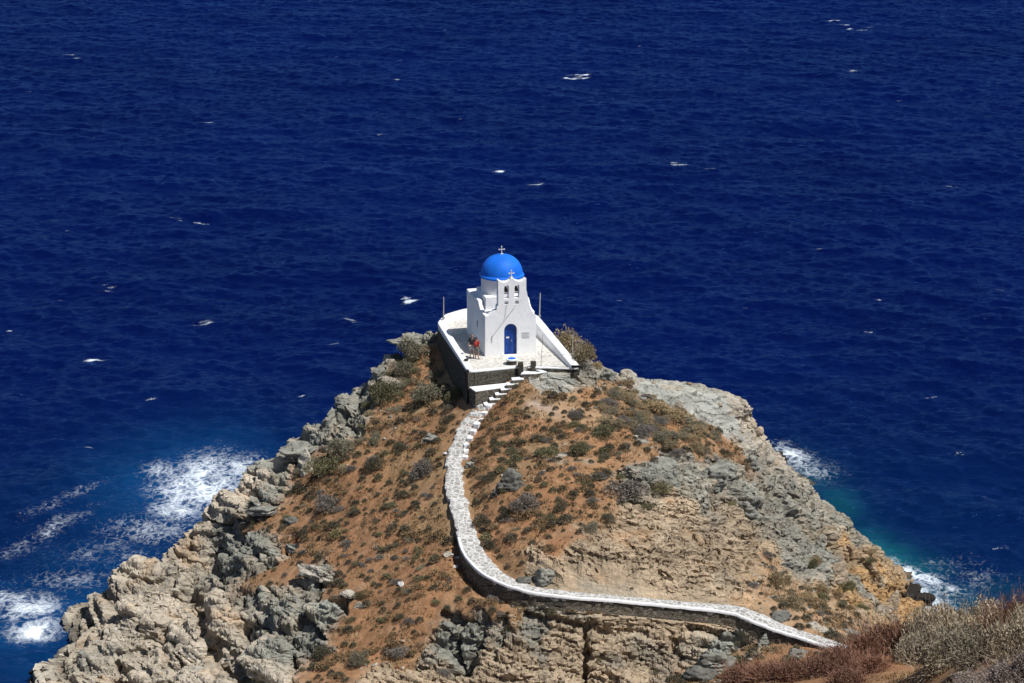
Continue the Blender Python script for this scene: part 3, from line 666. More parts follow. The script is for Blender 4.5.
def stone_mat(name, joint, cols, sx, sz, width=.06, dark=1., rough=.9, zs=1., bd=.06):
    m, nt, b = new_mat(name); p = geo_pos(nt)
    wv = nd(nt, 'ShaderNodeTexNoise', Scale=2.3, Detail=3.); nt.links.new(p, wv.inputs['Vector'])
    va = nt.nodes.new('ShaderNodeVectorMath'); va.operation = 'MULTIPLY_ADD'; nt.links.new(wv.outputs['Color'], va.inputs[0]); va.inputs[1].default_value = (.5,.5,.3)
    nt.links.new(scaled(nt, p, (sx, sx, sz)), va.inputs[2])
    ve = nd(nt, 'ShaderNodeTexVoronoi', Scale=1.); ve.feature = 'DISTANCE_TO_EDGE'; nt.links.new(va.outputs[0], ve.inputs['Vector'])
    vc = nd(nt, 'ShaderNodeTexVoronoi', Scale=1.); nt.links.new(va.outputs[0], vc.inputs['Vector'])
    sc = nt.nodes.new('ShaderNodeSeparateColor'); nt.links.new(vc.outputs['Color'], sc.inputs[0])
    c = ramp(nt, sc.outputs[0], [(i/(len(cols)-1), k) for i, k in enumerate(cols)])
    fn = noise(nt, p, 14., 5, .7)
    c = mixc(nt, .8, c, ramp(nt, fn, [(.25,(.6,.6,.6)),(.55,(1,1,1)),(.8,(1.25,1.25,1.22))]), 'MULTIPLY')
    jn = noise(nt, p, 5., 4, .6)
    e = nd(nt, 'ShaderNodeMapRange'); nt.links.new(mth(nt,'ADD',ve.outputs[0],mth(nt,'MULTIPLY_ADD',jn,-.10,.05)), e.inputs[0]); e.inputs[1].default_value = width*.4; e.inputs[2].default_value = width
    nt.links.new(mixc(nt, e.outputs[0], joint, c), b.inputs['Base Color']); b.inputs['Roughness'].default_value = rough; b.inputs['Specular IOR Level'].default_value = .2
    bump(nt, b, mth(nt,'ADD',mth(nt,'MULTIPLY',e.outputs[0],1.0),mth(nt,'MULTIPLY',fn,.6)), .8, bd)
    return m
drystone = stone_mat('dark_dry_stone', (.028,.025,.021), [(.070,.063,.050),(.105,.094,.075),(.14,.128,.102),(.085,.082,.073)], 3.4, 14., .07)
pathwall = stone_mat('path_wall_stone', (.02,.018,.015), [(.11,.095,.075),(.19,.165,.13),(.26,.225,.18),(.14,.135,.12)], 3.8, 12., .07)
pathtop = stone_mat('whitewashed_crazy_paving', (.60,.59,.57), [(.24,.23,.215),(.36,.35,.33),(.42,.405,.38),(.30,.285,.265)], 3.0, 3.0, .14, bd=.02)
terrtop = stone_mat('pale_flagstones', (.66,.64,.60), [(.44,.415,.365),(.54,.51,.45),(.58,.555,.50),(.49,.465,.42)], 2.6, 2.6, .14, bd=.012)
bronze = simple_mat('old_bronze', (.035,.030,.022), .5, .2, 8., .2, .01, .5, .6)
greyiron = simple_mat('weathered_grey_metal', (.32,.31,.29), .55, .2, 6., .1, .01, .5, .3)
palewood = simple_mat('pale_weathered_pole', (.46,.44,.40), .8, .15, 6., .2, .01)
darkiron = simple_mat('dark_iron', (.03,.03,.03), .6, .2, 8., .1, .01)
ropem = simple_mat('grey_rope', (.42,.40,.38), .9, .1, 10., 0)
plaqm = simple_mat('grey_marble', (.62,.63,.64), .5, .08, 6., .1, .01)
letm = simple_mat('carved_letters', (.38,.38,.38), .8, .1, 6., 0)
paperm = simple_mat('white_paper', (.75,.75,.73), .8, .05, 6., 0)

# ------------------------------------------------------------------ chapel
CH = empty('chapel', (-.1, 173.6, TZ), R(13))
tag(CH, 'small whitewashed chapel with blue dome and arched blue door on the headland top', 'chapel')
prof = [(-1.875,-.3),(1.875,-.3),(1.875,2.80),(1.72,2.95),(1.55,3.22),(1.43,3.52),(1.32,3.95),(1.22,4.45),(1.15,4.80),(1.15,5.60),(1.06,5.56),(.94,5.48),(.80,5.42),(.60,5.42),(.42,5.48),(.27,5.57),(.18,5.68),(.12,5.70),(.06,5.68),
        (-.03,5.57),(-.18,5.48),(-.36,5.42),(-.56,5.42),(-.70,5.48),(-.82,5.56),(-.91,5.60),(-.91,3.72),(-1.0,3.66),(-1.03,3.38),(-1.18,3.33),(-1.5,3.10),(-1.62,3.02),(-1.875,3.02)]
fm = MB().prism(prof, 0, .52).mesh('facade')
cuts = [MB().prism(arch(-.47,.47,-.02,2.32), -.3, .30).mesh('c'),
        MB().prism(arch(-.47,-.13,4.22,5.20), -.3, .9).mesh('c'), MB().prism(arch(.29,.63,4.22,5.20), -.3, .9).mesh('c'),
        MB().box(-.44,-.16,-.3,.22,3.76,4.0).mesh('c'), MB().box(.33,.60,-.3,.22,3.76,4.0).mesh('c')]
facade = link('facade', cut(fm, cuts), whitew, CH)
md = facade.modifiers.new('soft_edges', 'BEVEL'); md.width = .025; md.segments = 2; md.limit_method = 'ANGLE'
body = MB().box(-1.87,1.87,.45,2.4,-.3,2.93).box(-1.868,1.868,2.3,6.27,-.3,3.38)
sp_ = [(.5,2.7),(.5,3.02),(1.2,3.02),(1.55,3.08),(1.85,3.22),(2.08,3.42),(2.22,3.55),(3.3,3.57),(3.42,3.46),(3.42,2.7)]
body.prism(sp_, -1.88, -1.60, 'x'); body.prism(sp_, 1.60, 1.88, 'x')
body.box(-1.45,1.45,1.75,4.85,2.8,3.90)
ob = body.build('nave', whitew, CH, bevel=.03)
MB().lathe([(1.50,3.8),(1.50,5.12)], (.1,3.3), 56).build('drum', whitew, CH, smooth=False)
# arched slit windows of the drum, dark
dm = [(1.40,5.02),(1.60,5.02),(1.635,5.06),(1.635,5.14),(1.60,5.19),(1.52,5.22)] + [(1.52*math.cos(a)**.95 if a < 1.55 else .02, 5.22+1.42*math.sin(a)) for a in np.linspace(.06, 1.56, 16)]
dome = MB().lathe(dm, (.1,3.3), 64).build('dome', bluep, CH, smooth=True)
def cross(z, x, y, h, w, t, mat):
    m = MB().box(x-t,x+t,y-t,y+t,z,z+h).box(x-w,x+w,y-t*.9,y+t*.9,z+h*.62-t,z+h*.62+t)
    for (a, c_) in ((x-w,z+h*.62),(x+w,z+h*.62),(x,z+h)): m.box(a-t*1.5,a+t*1.5,y-t*1.3,y+t*1.3,c_-t*1.5,c_+t*1.5)
    m.box(x-.09,x+.09,y-.09,y+.09,z-.06,z+.06)
    return m.build('cross', mat, CH)
palec = simple_mat('pale_cross_stone', (.66,.64,.58), .8, .08, 5., .1, .01)
cross(6.64, .1, 3.3, .56, .19, .026, palec); cross(5.68, .12, .26, .50, .175, .028, palec)
for bx in (-.30, .46):
    bl = MB().lathe([(.02,5.02),(.07,5.0),(.10,4.92),(.115,4.8),(.14,4.70),(.165,4.66),(.13,4.66)], (bx,.27), 20).build('bell', bronze, CH, smooth=True)
    MB().tube([(bx-.17,.27,5.03),(bx+.17,.27,5.03)], .022).build('hanger_bar', darkiron, bl); MB().tube([(bx,.27,4.74),(bx,.27,4.60)], .02).build('clapper', darkiron, bl)
    MB().box(bx-.17,bx+.17,.20,.34,4.52,4.56).build('rail', darkiron, bl)
door = MB().prism(arch(-.468,.468,.02,2.318), .22, .28).build('door', blued, CH)
m = MB()
for x0, x1 in ((-.40,-.06),(.06,.40)):
    for z0, z1 in ((.15,.75),(.85,1.6)):
        m.box(x0,x1,.200,.2225,z0,z0+.05); m.box(x0,x1,.200,.2225,z1-.05,z1); m.box(x0,x0+.05,.2,.2225,z0,z1); m.box(x1-.05,x1,.2,.2225,z0,z1)
m.box(-.465,.465,.19,.2225,1.72,1.80); m.box(-.018,.018,.195,.2225,.05,1.72)
m.build('panel_moulding', blued, door)
MB().box(.06,.09,.15,.22,.93,1.10).box(.06,.16,.14,.165,1.02,1.05).build('handle', greyiron, door)
MB().box(-.28,-.06,.196,.2005,1.20,1.32).build('notice', paperm, door)
MB().box(-.62,.62,-.32,.02,-.1,.05).build('doorstep', whitew, CH, bevel=.02)
pl = MB().box(.84,1.40,-.035,.01,1.24,1.66).build('plaque', plaqm, CH, bevel=.01)
for k in range(5):
    m = MB(); xx = .90
    m.box(.90,1.34-random.uniform(0,.12),-.039,-.034,1.57-.068*k,1.59-.068*k); m.build('inscription_line', letm, pl)
MB().tube([(.44,-.02,3.80),(.30,-.05,3.55),(-.3,-.07,2.85),(-.9,-.06,2.05),(-1.36,-.04,1.48)], .014, 6).tube([(-.30,-.02,3.80),(-.36,-.05,3.2),(-.45,-.06,2.75)], .011, 6).build('bell_rope', ropem, CH)
MB().tube([(-1.36,.02,1.50),(-1.36,-.09,1.50)], .02).tube([(-1.36,-.05,1.5),(-1.39,-.05,1.22),(-1.33,-.05,1.12)], .02,6).build('rope_hook', greyiron, CH)
MB().box(-1.895,-1.86,2.5,2.62,1.5,2.0).build('window_slit', darkiron, CH)

# ------------------------------------------------------------------ terrace
TR = empty('stone_terrace', (0, 175, TZ)); tag(TR, 'whitewashed paved terrace on dark dry-stone retaining walls round the chapel', 'terrace')
def off(poly, d):
    n = len(poly); out = []
    for i in range(n):
        p0, p1, p2 = (np.array(poly[(i+k) % n]) for k in (-1,0,1))
        e1, e2 = (p1-p0)/np.linalg.norm(p1-p0), (p2-p1)/np.linalg.norm(p2-p1)
        n1, n2 = np.array([-e1[1],e1[0]]), np.array([-e2[1],e2[0]])
        b_ = n1+n2; out.append(tuple(p1 + d*b_/max(.35, b_@b_/2)))
    return out
def loc(poly): return [(p[0], p[1]-175) for p in poly]
T = [tuple(p) for p in TERR]
MB().prism(loc(off(T, .10)), -.32, 0, 'z').build('paving', terrtop, TR)
# battered dark wall with a rough face
def wall_strip(pts, z_top, z_bot, th, name, mat, parent, batter=.10, step=.22, amp=.05, top=None):
    """rough stone wall along a polyline; z_top may vary along it"""
    pts = np.array(pts, float); s = np.r_[0, np.cumsum(np.linalg.norm(np.diff(pts[:,:2], axis=0), axis=1))]
    n = max(2, int(s[-1]/step)); t = np.linspace(0, s[-1], n)
    Q = np.stack([np.interp(t, s, pts[:,k]) for k in range(pts.shape[1])], 1)
    Tn = np.gradient(Q[:,:2], axis=0); Tn /= np.linalg.norm(Tn, axis=1)[:,None]; N = np.stack([Tn[:,1], -Tn[:,0]], 1)   # outward = right of travel
    zt = np.interp(t, s, z_top) if np.ndim(z_top) else np.full(n, z_top); zb = np.interp(t, s, z_bot) if np.ndim(z_bot) else np.full(n, z_bot)
    rows = 12; V = []
    for j in range(rows):
        f = j/(rows-1); z = zb*(1-f)+zt*f
        d = batter*(1-f) + amp*fbm(t/.30, z/.13, t*0+3, 3, 71)*(1 if j < rows-1 else .3)
        V.append(np.c_[Q[:,0]+N[:,0]*d, Q[:,1]+N[:,1]*d, z])
    V.append(np.c_[Q[:,0]-N[:,0]*th, Q[:,1]-N[:,1]*th, zt]); V.append(np.c_[Q[:,0]-N[:,0]*th, Q[:,1]-N[:,1]*th, zb])
    F = grid_faces(n, rows+2)
    me = mesh_np(name, np.concatenate(V), F, smooth=False)
    return link(name, me, mat, parent)
L_ = loc(T); A0 = L_[0]
wl = wall_strip([L_[7], L_[0]], -.012, -3.2, .5, 'retaining_wall', drystone, TR)
wall_strip([L_[4], L_[5], L_[6], L_[7]], -.012, -3.2, .5, 'retaining_wall', drystone, TR)
wall_strip([L_[0], (.72,-4.42)], -.012, -2.6, .5, 'retaining_wall', drystone, TR)
wall_strip([(1.1,-4.46), L_[2]], -.012, -1.6, .5, 'retaining_wall', drystone, TR)
wall_strip([L_[2], L_[3], L_[4]], -.012, -2.4, .5, 'retaining_wall', drystone, TR)
# low white parapet, left and back: strip of variable height
def parapet(pts, h, w, name, parent, cap=.04):
    P_ = np.array(pts, float); s = np.r_[0, np.cumsum(np.linalg.norm(np.diff(P_, axis=0), axis=1))]; n = max(8, int(s[-1]/.25)); t = np.linspace(0, s[-1], n)
    Q = np.stack([np.interp(t, s, P_[:,k]) for k in (0,1)], 1)
    for _ in range(2): Q[1:-1] = .25*Q[:-2]+.5*Q[1:-1]+.25*Q[2:]
    Tn = np.gradient(Q, axis=0); Tn /= np.linalg.norm(Tn, axis=1)[:,None]; N = np.stack([Tn[:,1], -Tn[:,0]], 1)
    hh = np.interp(t, s, h); wob = .02*fbm(t/.8, t*0, t*0+1, 3, 33)
    sec = [(0,-.05),(0,-.0),(0,1),(cap,1.),(w-cap,1.),(w,1.),(w,-.0),(w,-.05)]
    V = []
    for k, (d, f) in enumerate(sec):
        dd = d; z = hh*f - (cap*.6 if k in (2,5) else 0) + wob if f > 0 else np.full(n, -.05 if f < 0 else -.01)
        V.append(np.c_[Q-N*dd + N*.015, z])
    F = grid_faces(n, len(sec)); V = np.concatenate(V)
    V2 = np.concatenate([V]); me = mesh_np(name, V2, F, smooth=False)
    bm = bmesh.new(); bm.from_mesh(me)
    bmesh.ops.holes_fill(bm, edges=[e for e in bm.edges if e.is_boundary]); bm.to_mesh(me); bm.free()
    return link(name, me, whitew, parent)
parapet([L_[4], L_[5], L_[6], L_[7], (L_[0][0]*.97+L_[7][0]*.03, L_[0][1]*.97+L_[7][1]*.03)], [.62,.6,.52,.42,.12], .48, 'parapet', TR)
parapet([L_[2], L_[3], (1.5, 6.3)], [.30,.95,.95], .62, 'parapet', TR, cap=.10)
parapet([(L_[0][0]+.1, L_[0][1]+.03), (.70,-4.42)], [.10,.10], .26, 'white_edge', TR)
parapet([(1.12,-4.46), (L_[2][0]-.05, L_[2][1])], [.07,.07], .22, 'white_edge', TR)
for gx, gy in ((.60,-4.55),(1.50,-4.36)):
    wm = MB().box(gx-.20,gx+.20,gy-.18,gy+.18,-.9,.42).build('gate_pillar', drystone, TR, bevel=.03)

# steps from the gate down to the head of the path
STP = empty('stone_steps', (0, 170, 16)); tag(STP, 'flight of white-topped stone steps and landing below the terrace gate', 'steps')
Rz = Matrix.Rotation(R(12), 4, 'Z')
def slab(name, poly, z1, th, parent=STP):
    o = MB().prism([(p[0], p[1]-170) for p in poly], z1-16-th, z1-16-.07, 'z').build(name, pathwall, parent)
    top = MB().prism([(p[0], p[1]-170) for p in off(poly, -.015)], z1-16-.07, z1-16, 'z').build('white_tread', whitew, o, bevel=.015)
    return o
slab('gate_landing', [(.75,170.55),(.62,169.75),(1.55,169.75),(2.25,170.05),(1.55,170.75)], 17.72, 1.4)
slab('kerb', [(.70,169.72),(.70,169.50),(1.66,169.56),(2.45,170.0),(1.75,170.72),(1.55,170.62),(2.1,170.05),(1.55,169.74)], 17.86, 1.5)
slab('landing', [(-3.0,169.15),(-2.55,168.15),(-.9,168.95),(.55,169.75),(.6,170.4)], 17.0, 1.6)
for k in range(6):
    f = k/5.; cx_, cy_ = .42-1.95*f, 169.45-1.15*f; z = 17.55-.29*k
    q_ = [(-.40,-.42),(.40,-.22),(.34,.32),(-.46,.12)]
    slab('step', [(cx_+a, cy_+b_) for a, b_ in q_], z, 1.0)

# round basin in front of the door
wb = empty('round_planter', (-.02, 171.35, TZ)); tag(wb, 'round white-rimmed stone basin with blue lid in front of the chapel door', 'basin')
MB().lathe([(.36,0),(.36,.30),(.40,.30),(.42,.33),(.42,.38),(.40,.40)], (0,0), 28).build('basin', drystone, wb)
MB().lathe([(.425,.31),(.435,.34),(.435,.41),(.31,.43),(.30,.40)], (0,0), 28).build('rim', whitew, wb)
MB().lathe([(.28,.40),(.28,.425),(.20,.45),(.02,.455)], (0,0), 28).build('lid', bluep, wb)
pot = MB().lathe([(.09,0),(.13,.12),(.15,.26),(.165,.28),(.13,.28),(.11,.2)], (0,0), 18).build('bucket', darkiron); pot.location = (-3.25,171.55,TZ+.02)
tag(pot, 'small dark bucket standing near the left edge of the white terrace', 'bucket')

# thin poles round the terrace
def pole(px, py0, py1, Y, label, r=.035, lean=0, z0=None, mat=palewood):
    a = at_y(px, py0, Y); c_ = at_y(px, py1, Y); zb = a[2] if z0 is None else z0
    o = empty('pole', (a[0], Y, zb)); tag(o, label, 'pole')
    H_ = c_[2]-zb
    MB().tube([(0,0,0),(lean*.5,0,H_*.5),(lean,0,H_)], [r,r*.9,r*.75], 8).build('shaft', mat, o)
    MB().box(-r*2.2,r*2.2,-r*2.2,r*2.2,-.05,.06).build('foot', greyiron, o)
    return o
pole(443.5, 318, 297, 181.2, 'thin pale pole behind the back left bend of the terrace wall', .045, .02)
pole(539.5, 316, 293, 181.0, 'thin pale pole standing where the right parapet meets the chapel', .045, .05)
gz = drop(4.95, 171.9)[0].z
pole(572.5, 358, 335, 171.9, 'short white pole on the ground outside the right parapet', .04, 0, gz)
o = pole(541.0, 366, 334, 170.9, 'thin leaning wire pole at the right side of the gate', .018, .12, TZ, greyiron)

# ------------------------------------------------------------------ footpath
N_ = len(PATHF); Tn = np.gradient(PATHF[:,:2], axis=0); Tn /= np.linalg.norm(Tn, axis=1)[:,None]; Nn = np.stack([Tn[:,1], -Tn[:,0]], 1)   # right of travel = downhill
PF = resample(PATHF, 900); Tn = np.gradient(PF[:,:2], axis=0); Tn /= np.linalg.norm(Tn, axis=1)[:,None]; Nn = np.stack([Tn[:,1], -Tn[:,0]], 1)
arc = np.r_[0, np.cumsum(np.linalg.norm(np.diff(PF[:,:2], axis=0), axis=1))]
zp = PF[:,2].copy()
up_end = arc[np.argmin(np.abs(PF[:,1]-155.5))]
k = np.floor(arc/.85 + .3*fbm(arc/2, arc*0, arc*0, 2, 8)); 
zs = zp.copy()
for kk in np.unique(k[arc < up_end]):
    mk = (k == kk) & (arc < up_end); zs[mk] = zp[mk].mean() + .35*(zp[mk]-zp[mk].mean())
el = .11*fbm(arc/.5, arc*0, arc*0, 3, 81); er = .09*fbm(arc/.5, arc*0+5, arc*0, 3, 82)
stag = .10*(_hash(k, k*0, k*0, 4)-.5)*2*(arc < up_end)
hw = PF[:,3]*.5
cols_ = [(-.88, -.4), (-1, -.02), (-.96, 0), (-.5, .012), (0, .015), (.5, .012), (.96, 0), (1, -.02), (.88, -.4)]
V = []
for c_, dz in cols_:
    e = np.where(c_ < 0, -el, er)*abs(c_)
    d = hw*c_ + e + stag
    V.append(np.c_[PF[:,0]+Nn[:,0]*d, PF[:,1]+Nn[:,1]*d, zs+dz + .012*fbm(arc/.3, arc*0+c_*3, arc*0, 2, 84)])
path = tag(link('path', mesh_np('path', np.concatenate(V), grid_faces(len(PF), len(cols_))[:, ::-1], smooth=False), pathtop), kind='structure')
# whitewashed kerb along the downhill edge of the lower stretch
i0 = np.argmin(np.abs(PF[:,1]-152.2))
sl_ = slice(i0, len(PF)-25); m_ = PF[sl_]; Nm = Nn[sl_]; hm = hw[sl_]; zm = zs[sl_]; am = arc[sl_]
V = []
for d, dz in ((-.09,-.05),(-.09,.05),(-.07,.07),(.05,.07),(.075,.045),(.075,-.10)):
    dd = hm + er[sl_]*.3 + d; V.append(np.c_[m_[:,0]+Nm[:,0]*dd, m_[:,1]+Nm[:,1]*dd, zm+dz+.02*fbm(am/.6, am*0+d*0, am*0, 2, 85)])
kb = link('kerb', mesh_np('kerb', np.concatenate(V), grid_faces(len(m_), 6), smooth=False), whitew)
tag(kb, 'long low whitewashed kerb edging the downhill side of the footpath', 'kerb')
# dry-stone wall under the path
i1 = np.argmin(np.abs(PF[:,1]-154.0)); ww_ = PF[i1:-10]; Nw = Nn[i1:-10]; hww = hw[i1:-10]
pts = np.c_[ww_[:,0]+Nw[:,0]*(hww-.02), ww_[:,1]+Nw[:,1]*(hww-.02)]
whh = np.interp(arc[i1:-10], np.linspace(0, arc[-1], N_), PATH_WH)
rw = wall_strip(pts, zs[i1:-10]-.10, zs[i1:-10]-whh-1.2, .35, 'retaining_wall', pathwall, None, batter=.16, step=.14, amp=.10)
tag(rw, 'dark dry-stone wall carrying the white footpath across the slope', 'retaining wall')
# white stones stepping along the right edge of the upper path
for i, (px, py) in enumerate([(487,405.5),(483.5,411),(480.5,417),(477.5,423.5),(474.5,430.5),(471,438),(469,444.5),(467,451),(465,457)]):
    j = np.argmin(np.abs(np.array([to_px(q_)[1] for q_ in PF[:400:4]])-py))*4
    c_ = PF[j]; d = -(hw[j]+.12)
    x_, y_ = c_[0]+Nn[j,0]*d, c_[1]+Nn[j,1]*d
    o = MB().box(-.22,.22,-.20,.20,-.34,.10).build('kerb_stone', whitew, bevel=.05)
    for v in o.data.vertices: v.co += Vector((random.uniform(-.03,.03), random.uniform(-.03,.03), random.uniform(-.02,.02)))
    o.location = (x_, y_, zs[j]); o.rotation_euler = (0, random.uniform(-.08,.08), math.atan2(Tn[j,1], Tn[j,0])+random.uniform(-.15,.15))
    tag(o, 'white painted edging stone beside the upper stepped stretch of the path', 'kerb stone', 'white edging stones along the upper path')
# ------------------------------------------------------------------ rocks
def rock_mat(name, col, var=.3):
    m, nt, b = new_mat(name); p = geo_pos(nt); ob = obj_pos(nt)
    s3 = nt.nodes.new('ShaderNodeSeparateXYZ'); nt.links.new(p, s3.inputs[0])
    c3 = nt.nodes.new('ShaderNodeCombineXYZ')
    for i, (o_, k_) in enumerate(((0,.7),(1,.7),(2,5.5))): nt.links.new(mth(nt,'MULTIPLY',s3.outputs[o_],k_*(.5 if o_ < 2 else 1.1)), c3.inputs[i])
    bd = noise(nt, c3.outputs[0], 1., 7, .66, .3); fn = noise(nt, p, 8., 7, .7); md = noise(nt, p, 1.5, 4, .6)
    c = ramp(nt, md, [(.3, tuple(x*(1-var) for x in col)), (.7, tuple(min(.9, x*(1+var*.8)) for x in col))])
    c = mixc(nt, .9, c, ramp(nt, bd, [(.28,(.5,.5,.5)),(.45,(.92,.92,.92)),(.62,(1.05,1.05,1.05)),(.8,(1.3,1.28,1.22))]), 'MULTIPLY')
    c = mixc(nt, .7, c, ramp(nt, fn, [(.25,(.6,.6,.6)),(.5,(1,1,1)),(.75,(1.3,1.3,1.25))]), 'MULTIPLY')
    nt.links.new(c, b.inputs['Base Color']); b.inputs['Roughness'].default_value = .92; b.inputs['Specular IOR Level'].default_value = .2
    bump(nt, b, mth(nt,'ADD',bd,mth(nt,'MULTIPLY',fn,.6)), .8, .10); return m
RM = {'grey': rock_mat('grey_green_rock', (.262,.258,.224), .38), 'pale': rock_mat('pale_rock', (.46,.42,.35)), 'tan': rock_mat('tan_rock', (.38,.30,.21)),
      'dark': rock_mat('dark_rock', (.15,.148,.132)), 'wet': rock_mat('wet_black_rock', (.030,.026,.022)), 'white': rock_mat('white_stone', (.60,.585,.55))}
_ico = {}
def ico(sub):
    if sub not in _ico:
        bm = bmesh.new(); bmesh.ops.create_icosphere(bm, subdivisions=sub, radius=1.0)
        bm.verts.ensure_lookup_table()
        _ico[sub] = (np.array([v.co[:] for v in bm.verts]), np.array([[v.index for v in f.verts] for f in bm.faces])); bm.free()
    return _ico[sub]
def rock_mesh(rx, ry, rz, seed, sub=5, layered=1., rough=1.):
    V0, F = ico(sub); r_ = np.random.default_rng(seed)
    n = V0.copy(); d = np.full(len(V0), 1.)
    for _ in range(11):          # cut by random planes: angular faces
        a = r_.normal(size=3); a[2] *= 1.3; a /= np.linalg.norm(a); h = r_.uniform(.42, .92)
        dot = n@a; d = np.minimum(d, np.where(dot > .05, h/np.maximum(dot, .05), 9))
    p = n*np.minimum(d, 1.2)[:,None]*np.array([rx, ry, rz])
    o = r_.uniform(0, 50, 3); s = max(rx, ry)
    x, y, z = p[:,0]+o[0], p[:,1]+o[1], p[:,2]+o[2]
    u = z/(.16+.05*s) + .5*fbm(x/.8, y/.8, z, 3, seed); k = np.floor(u); fr = u-k
    bed = (_hash(k, k*0, k*0, seed)-.5)*.9 + .5*np.where(fr < .8, fr/.8, (1-fr)/.2)-.25
    e, rv, pl_ = worley(x/(.45*s), y/(.45*s), z/(.28*s), seed)
    D = layered*.13*s*bed + rough*.20*s*((rv-.5)+1.2*pl_-.3*(1-sstep(0,.08,e))) + .04*s*fbm(x/.15, y/.15, z/.12, 3, seed+2)
    hv = n.copy(); hv[:,2] *= .35; p = p + hv*D[:,None]
    return mesh_np('rock', p, F, smooth=False)
def px_per_m(p): return FPX/(p[1]*CT-(p[2]-CAMZ)*ST)
def rock(px, py, w, h, kind, label, depth=.9, sink=.30, rz=None, layered=1., cat='rock', name='boulder', group=None, tilt=(0,0), rough=1.):
    """px, py: image centre of the rock; w, h: its image size"""
    hh = next(q_ for q_ in (hit_px(px, py+h*f_) for f_ in (.25,.6,1.2,2.)) if q_); p = hh[0]; k = px_per_m(p)
    rx = w/k*.5; ry = rx*depth; hz = max(.12, (h/k - 2*ry*.29)/.955) if h/k > 2*ry*.35 else h/k*.6
    rzh = hz/.72 if sink >= .2 else hz*.55
    me = rock_mesh(rx, ry, rzh, int(px*7+py), 5 if w > 12 else 4, layered, rough)
    o = link(name, me, RM[kind]); o.location = (p.x, p.y, p.z-(.22*rzh if sink >= .2 else -.35*rzh))
    o.rotation_euler = (tilt[0], tilt[1], random.uniform(-.5,.5) if rz is None else rz)
    tag(o, label, cat, group); return o
rock(507,482,34,27,'dark','layered dark grey outcrop with a black shaded left side right of the path',.7,.2,0,1.5,rough=1.5)
rock(433,433,26,15,'grey','flat grey rock with a dark shadow under it on the slope left of the path',1.,.25)
rock(471,463,20,10,'grey','leaning grey slab touching the right edge of the path below its edging stones',.6,.2,.6,tilt=(.3,.3))
rock(729,632,40,26,'grey','angular grey-green boulder below the path wall',.8,.2,.2,.4)
rock(716,655,44,24,'grey','lumpy grey boulder under the angular grey-green boulder',.8,.25)
rock(700,672,42,24,'dark','dark shaded boulder at the bottom edge among red scrub',.8,.25)
rock(752,653,26,16,'tan','rounded tan rock beside the red scrub below the path foot',.8,.25,layered=.4)
rock(780,613,25,14,'dark','rounded dark boulder above the path near its lower end',.8,.2,.2,.4)
rock(818,626,34,14,'pale','pale flat-topped slab right of the path foot',.7,.25)
rock(846,629,34,11,'grey','long grey slab farthest right beside the path foot',.7,.25)
rock(798,651,38,15,'grey','low grey slab tucked under the path wall near its foot',.7,.2)
rock(764,640,16,16,'grey','small grey boulder in the shade of the path wall',.8,.2)
rock(742,617,14,12,'pale','pale wedge of rock leaning on the path wall corner',.5,.2,.4,tilt=(0,.5))
rock(296,446,40,16,'grey','flat-topped grey block jutting over the sea on the left skyline',.8,.3,.1,1.6,rough=1.7)
rock(343,400,22,14,'grey','grey slab on the left skyline above the olive shrub',.8,.25)
rock(330,417,26,22,'grey','jointed grey rock on the left skyline below a slab',.8,.25)
rock(364,388,24,17,'grey','grey ledge rock on the left skyline midway to the terrace',.8,.25)
rock(380,371,24,12,'grey','low grey rock on the left skyline behind dry shrubs',.8,.25)
rock(408,336,44,13,'grey','broad layered grey slab on the skyline just left of the terrace',.7,.3,0)
rock(398,346,24,12,'dark','dark ledge under the skyline slab left of the terrace',.7,.25)
rock(305,462,26,26,'pale','pale blocky rock at the left cliff top beside a grey shrub',.8,.25)
rock(283,462,22,16,'pale','pale rock at the left cliff edge above the foam',.8,.25)
rock(264,508,38,18,'grey','overhanging grey slab with a deep shadow at the top of the left cliff',.7,.15,-.3,tilt=(0,-.12))
rock(290,520,18,10,'dark','small dark slab right of the overhanging grey slab',.7,.2)
rock(318,568,42,11,'pale','long pale ledge slanting down through the scrub',.35,.2,-.5,tilt=(0,.25))
rock(297,546,34,9,'grey','long grey ledge slanting down above the pale ledge',.35,.2,-.5,tilt=(0,.25))
rock(352,592,26,8,'pale','pale broken ledge in the scrub at the head of the left gully',.6,.2,-.4)
rock(361,605,15,8,'pale','short pale ledge just below the broken one',.6,.2)
rock(402,582,12,7,'white','whitish broken stone in the scrub left of the path bend',.8,.2)
rock(449,553,13,9,'pale','pale stone lying just left of the path bend',.8,.15,layered=.2)
rock(458,557,9,6,'white','small whitish stone against the path wall corner',.8,.15,layered=.2)
rock(455,566,10,5,'white','flat whitish stone just below the path bend',.8,.15,layered=.2)
rock(446,453,8,5,'white','whitish stone at the left edge of the upper path',.8,.15,layered=.2)
rock(545,572,26,16,'grey','grey stratified ledge above the path right of its bend',.7,.25,.2)
rock(524,580,20,9,'dark','dark thin-bedded ledge close above the path right of its bend',.6,.25,.1)
rock(628,376,24,16,'pale','pale block with a dark hole on the right skyline',.8,.25,layered=.4)
rock(606,371,22,16,'grey','grey rock on the right skyline behind tan scrub',.8,.3)
rock(682,417,24,9,'dark','dark striped wedge of rock at the foot of the grey slab',.6,.2,.1)
rock(641,439,22,7,'grey','thin grey slab among shrubs on the right slope',.6,.2)
rock(590,474,40,8,'grey','low line of grey bedrock right of the layered outcrop',.5,.25,.1)
rock(562,455,16,6,'pale','small pale slab in the orange earth below the summit',.6,.2)
rock(655,461,46,14,'grey','grey-green crag breaking the right slope below the tan shrubs',.6,.3,.1)
rock(716,472,42,22,'grey','rugged grey crag with dark hollows on the right cliff',.6,.3,.1)
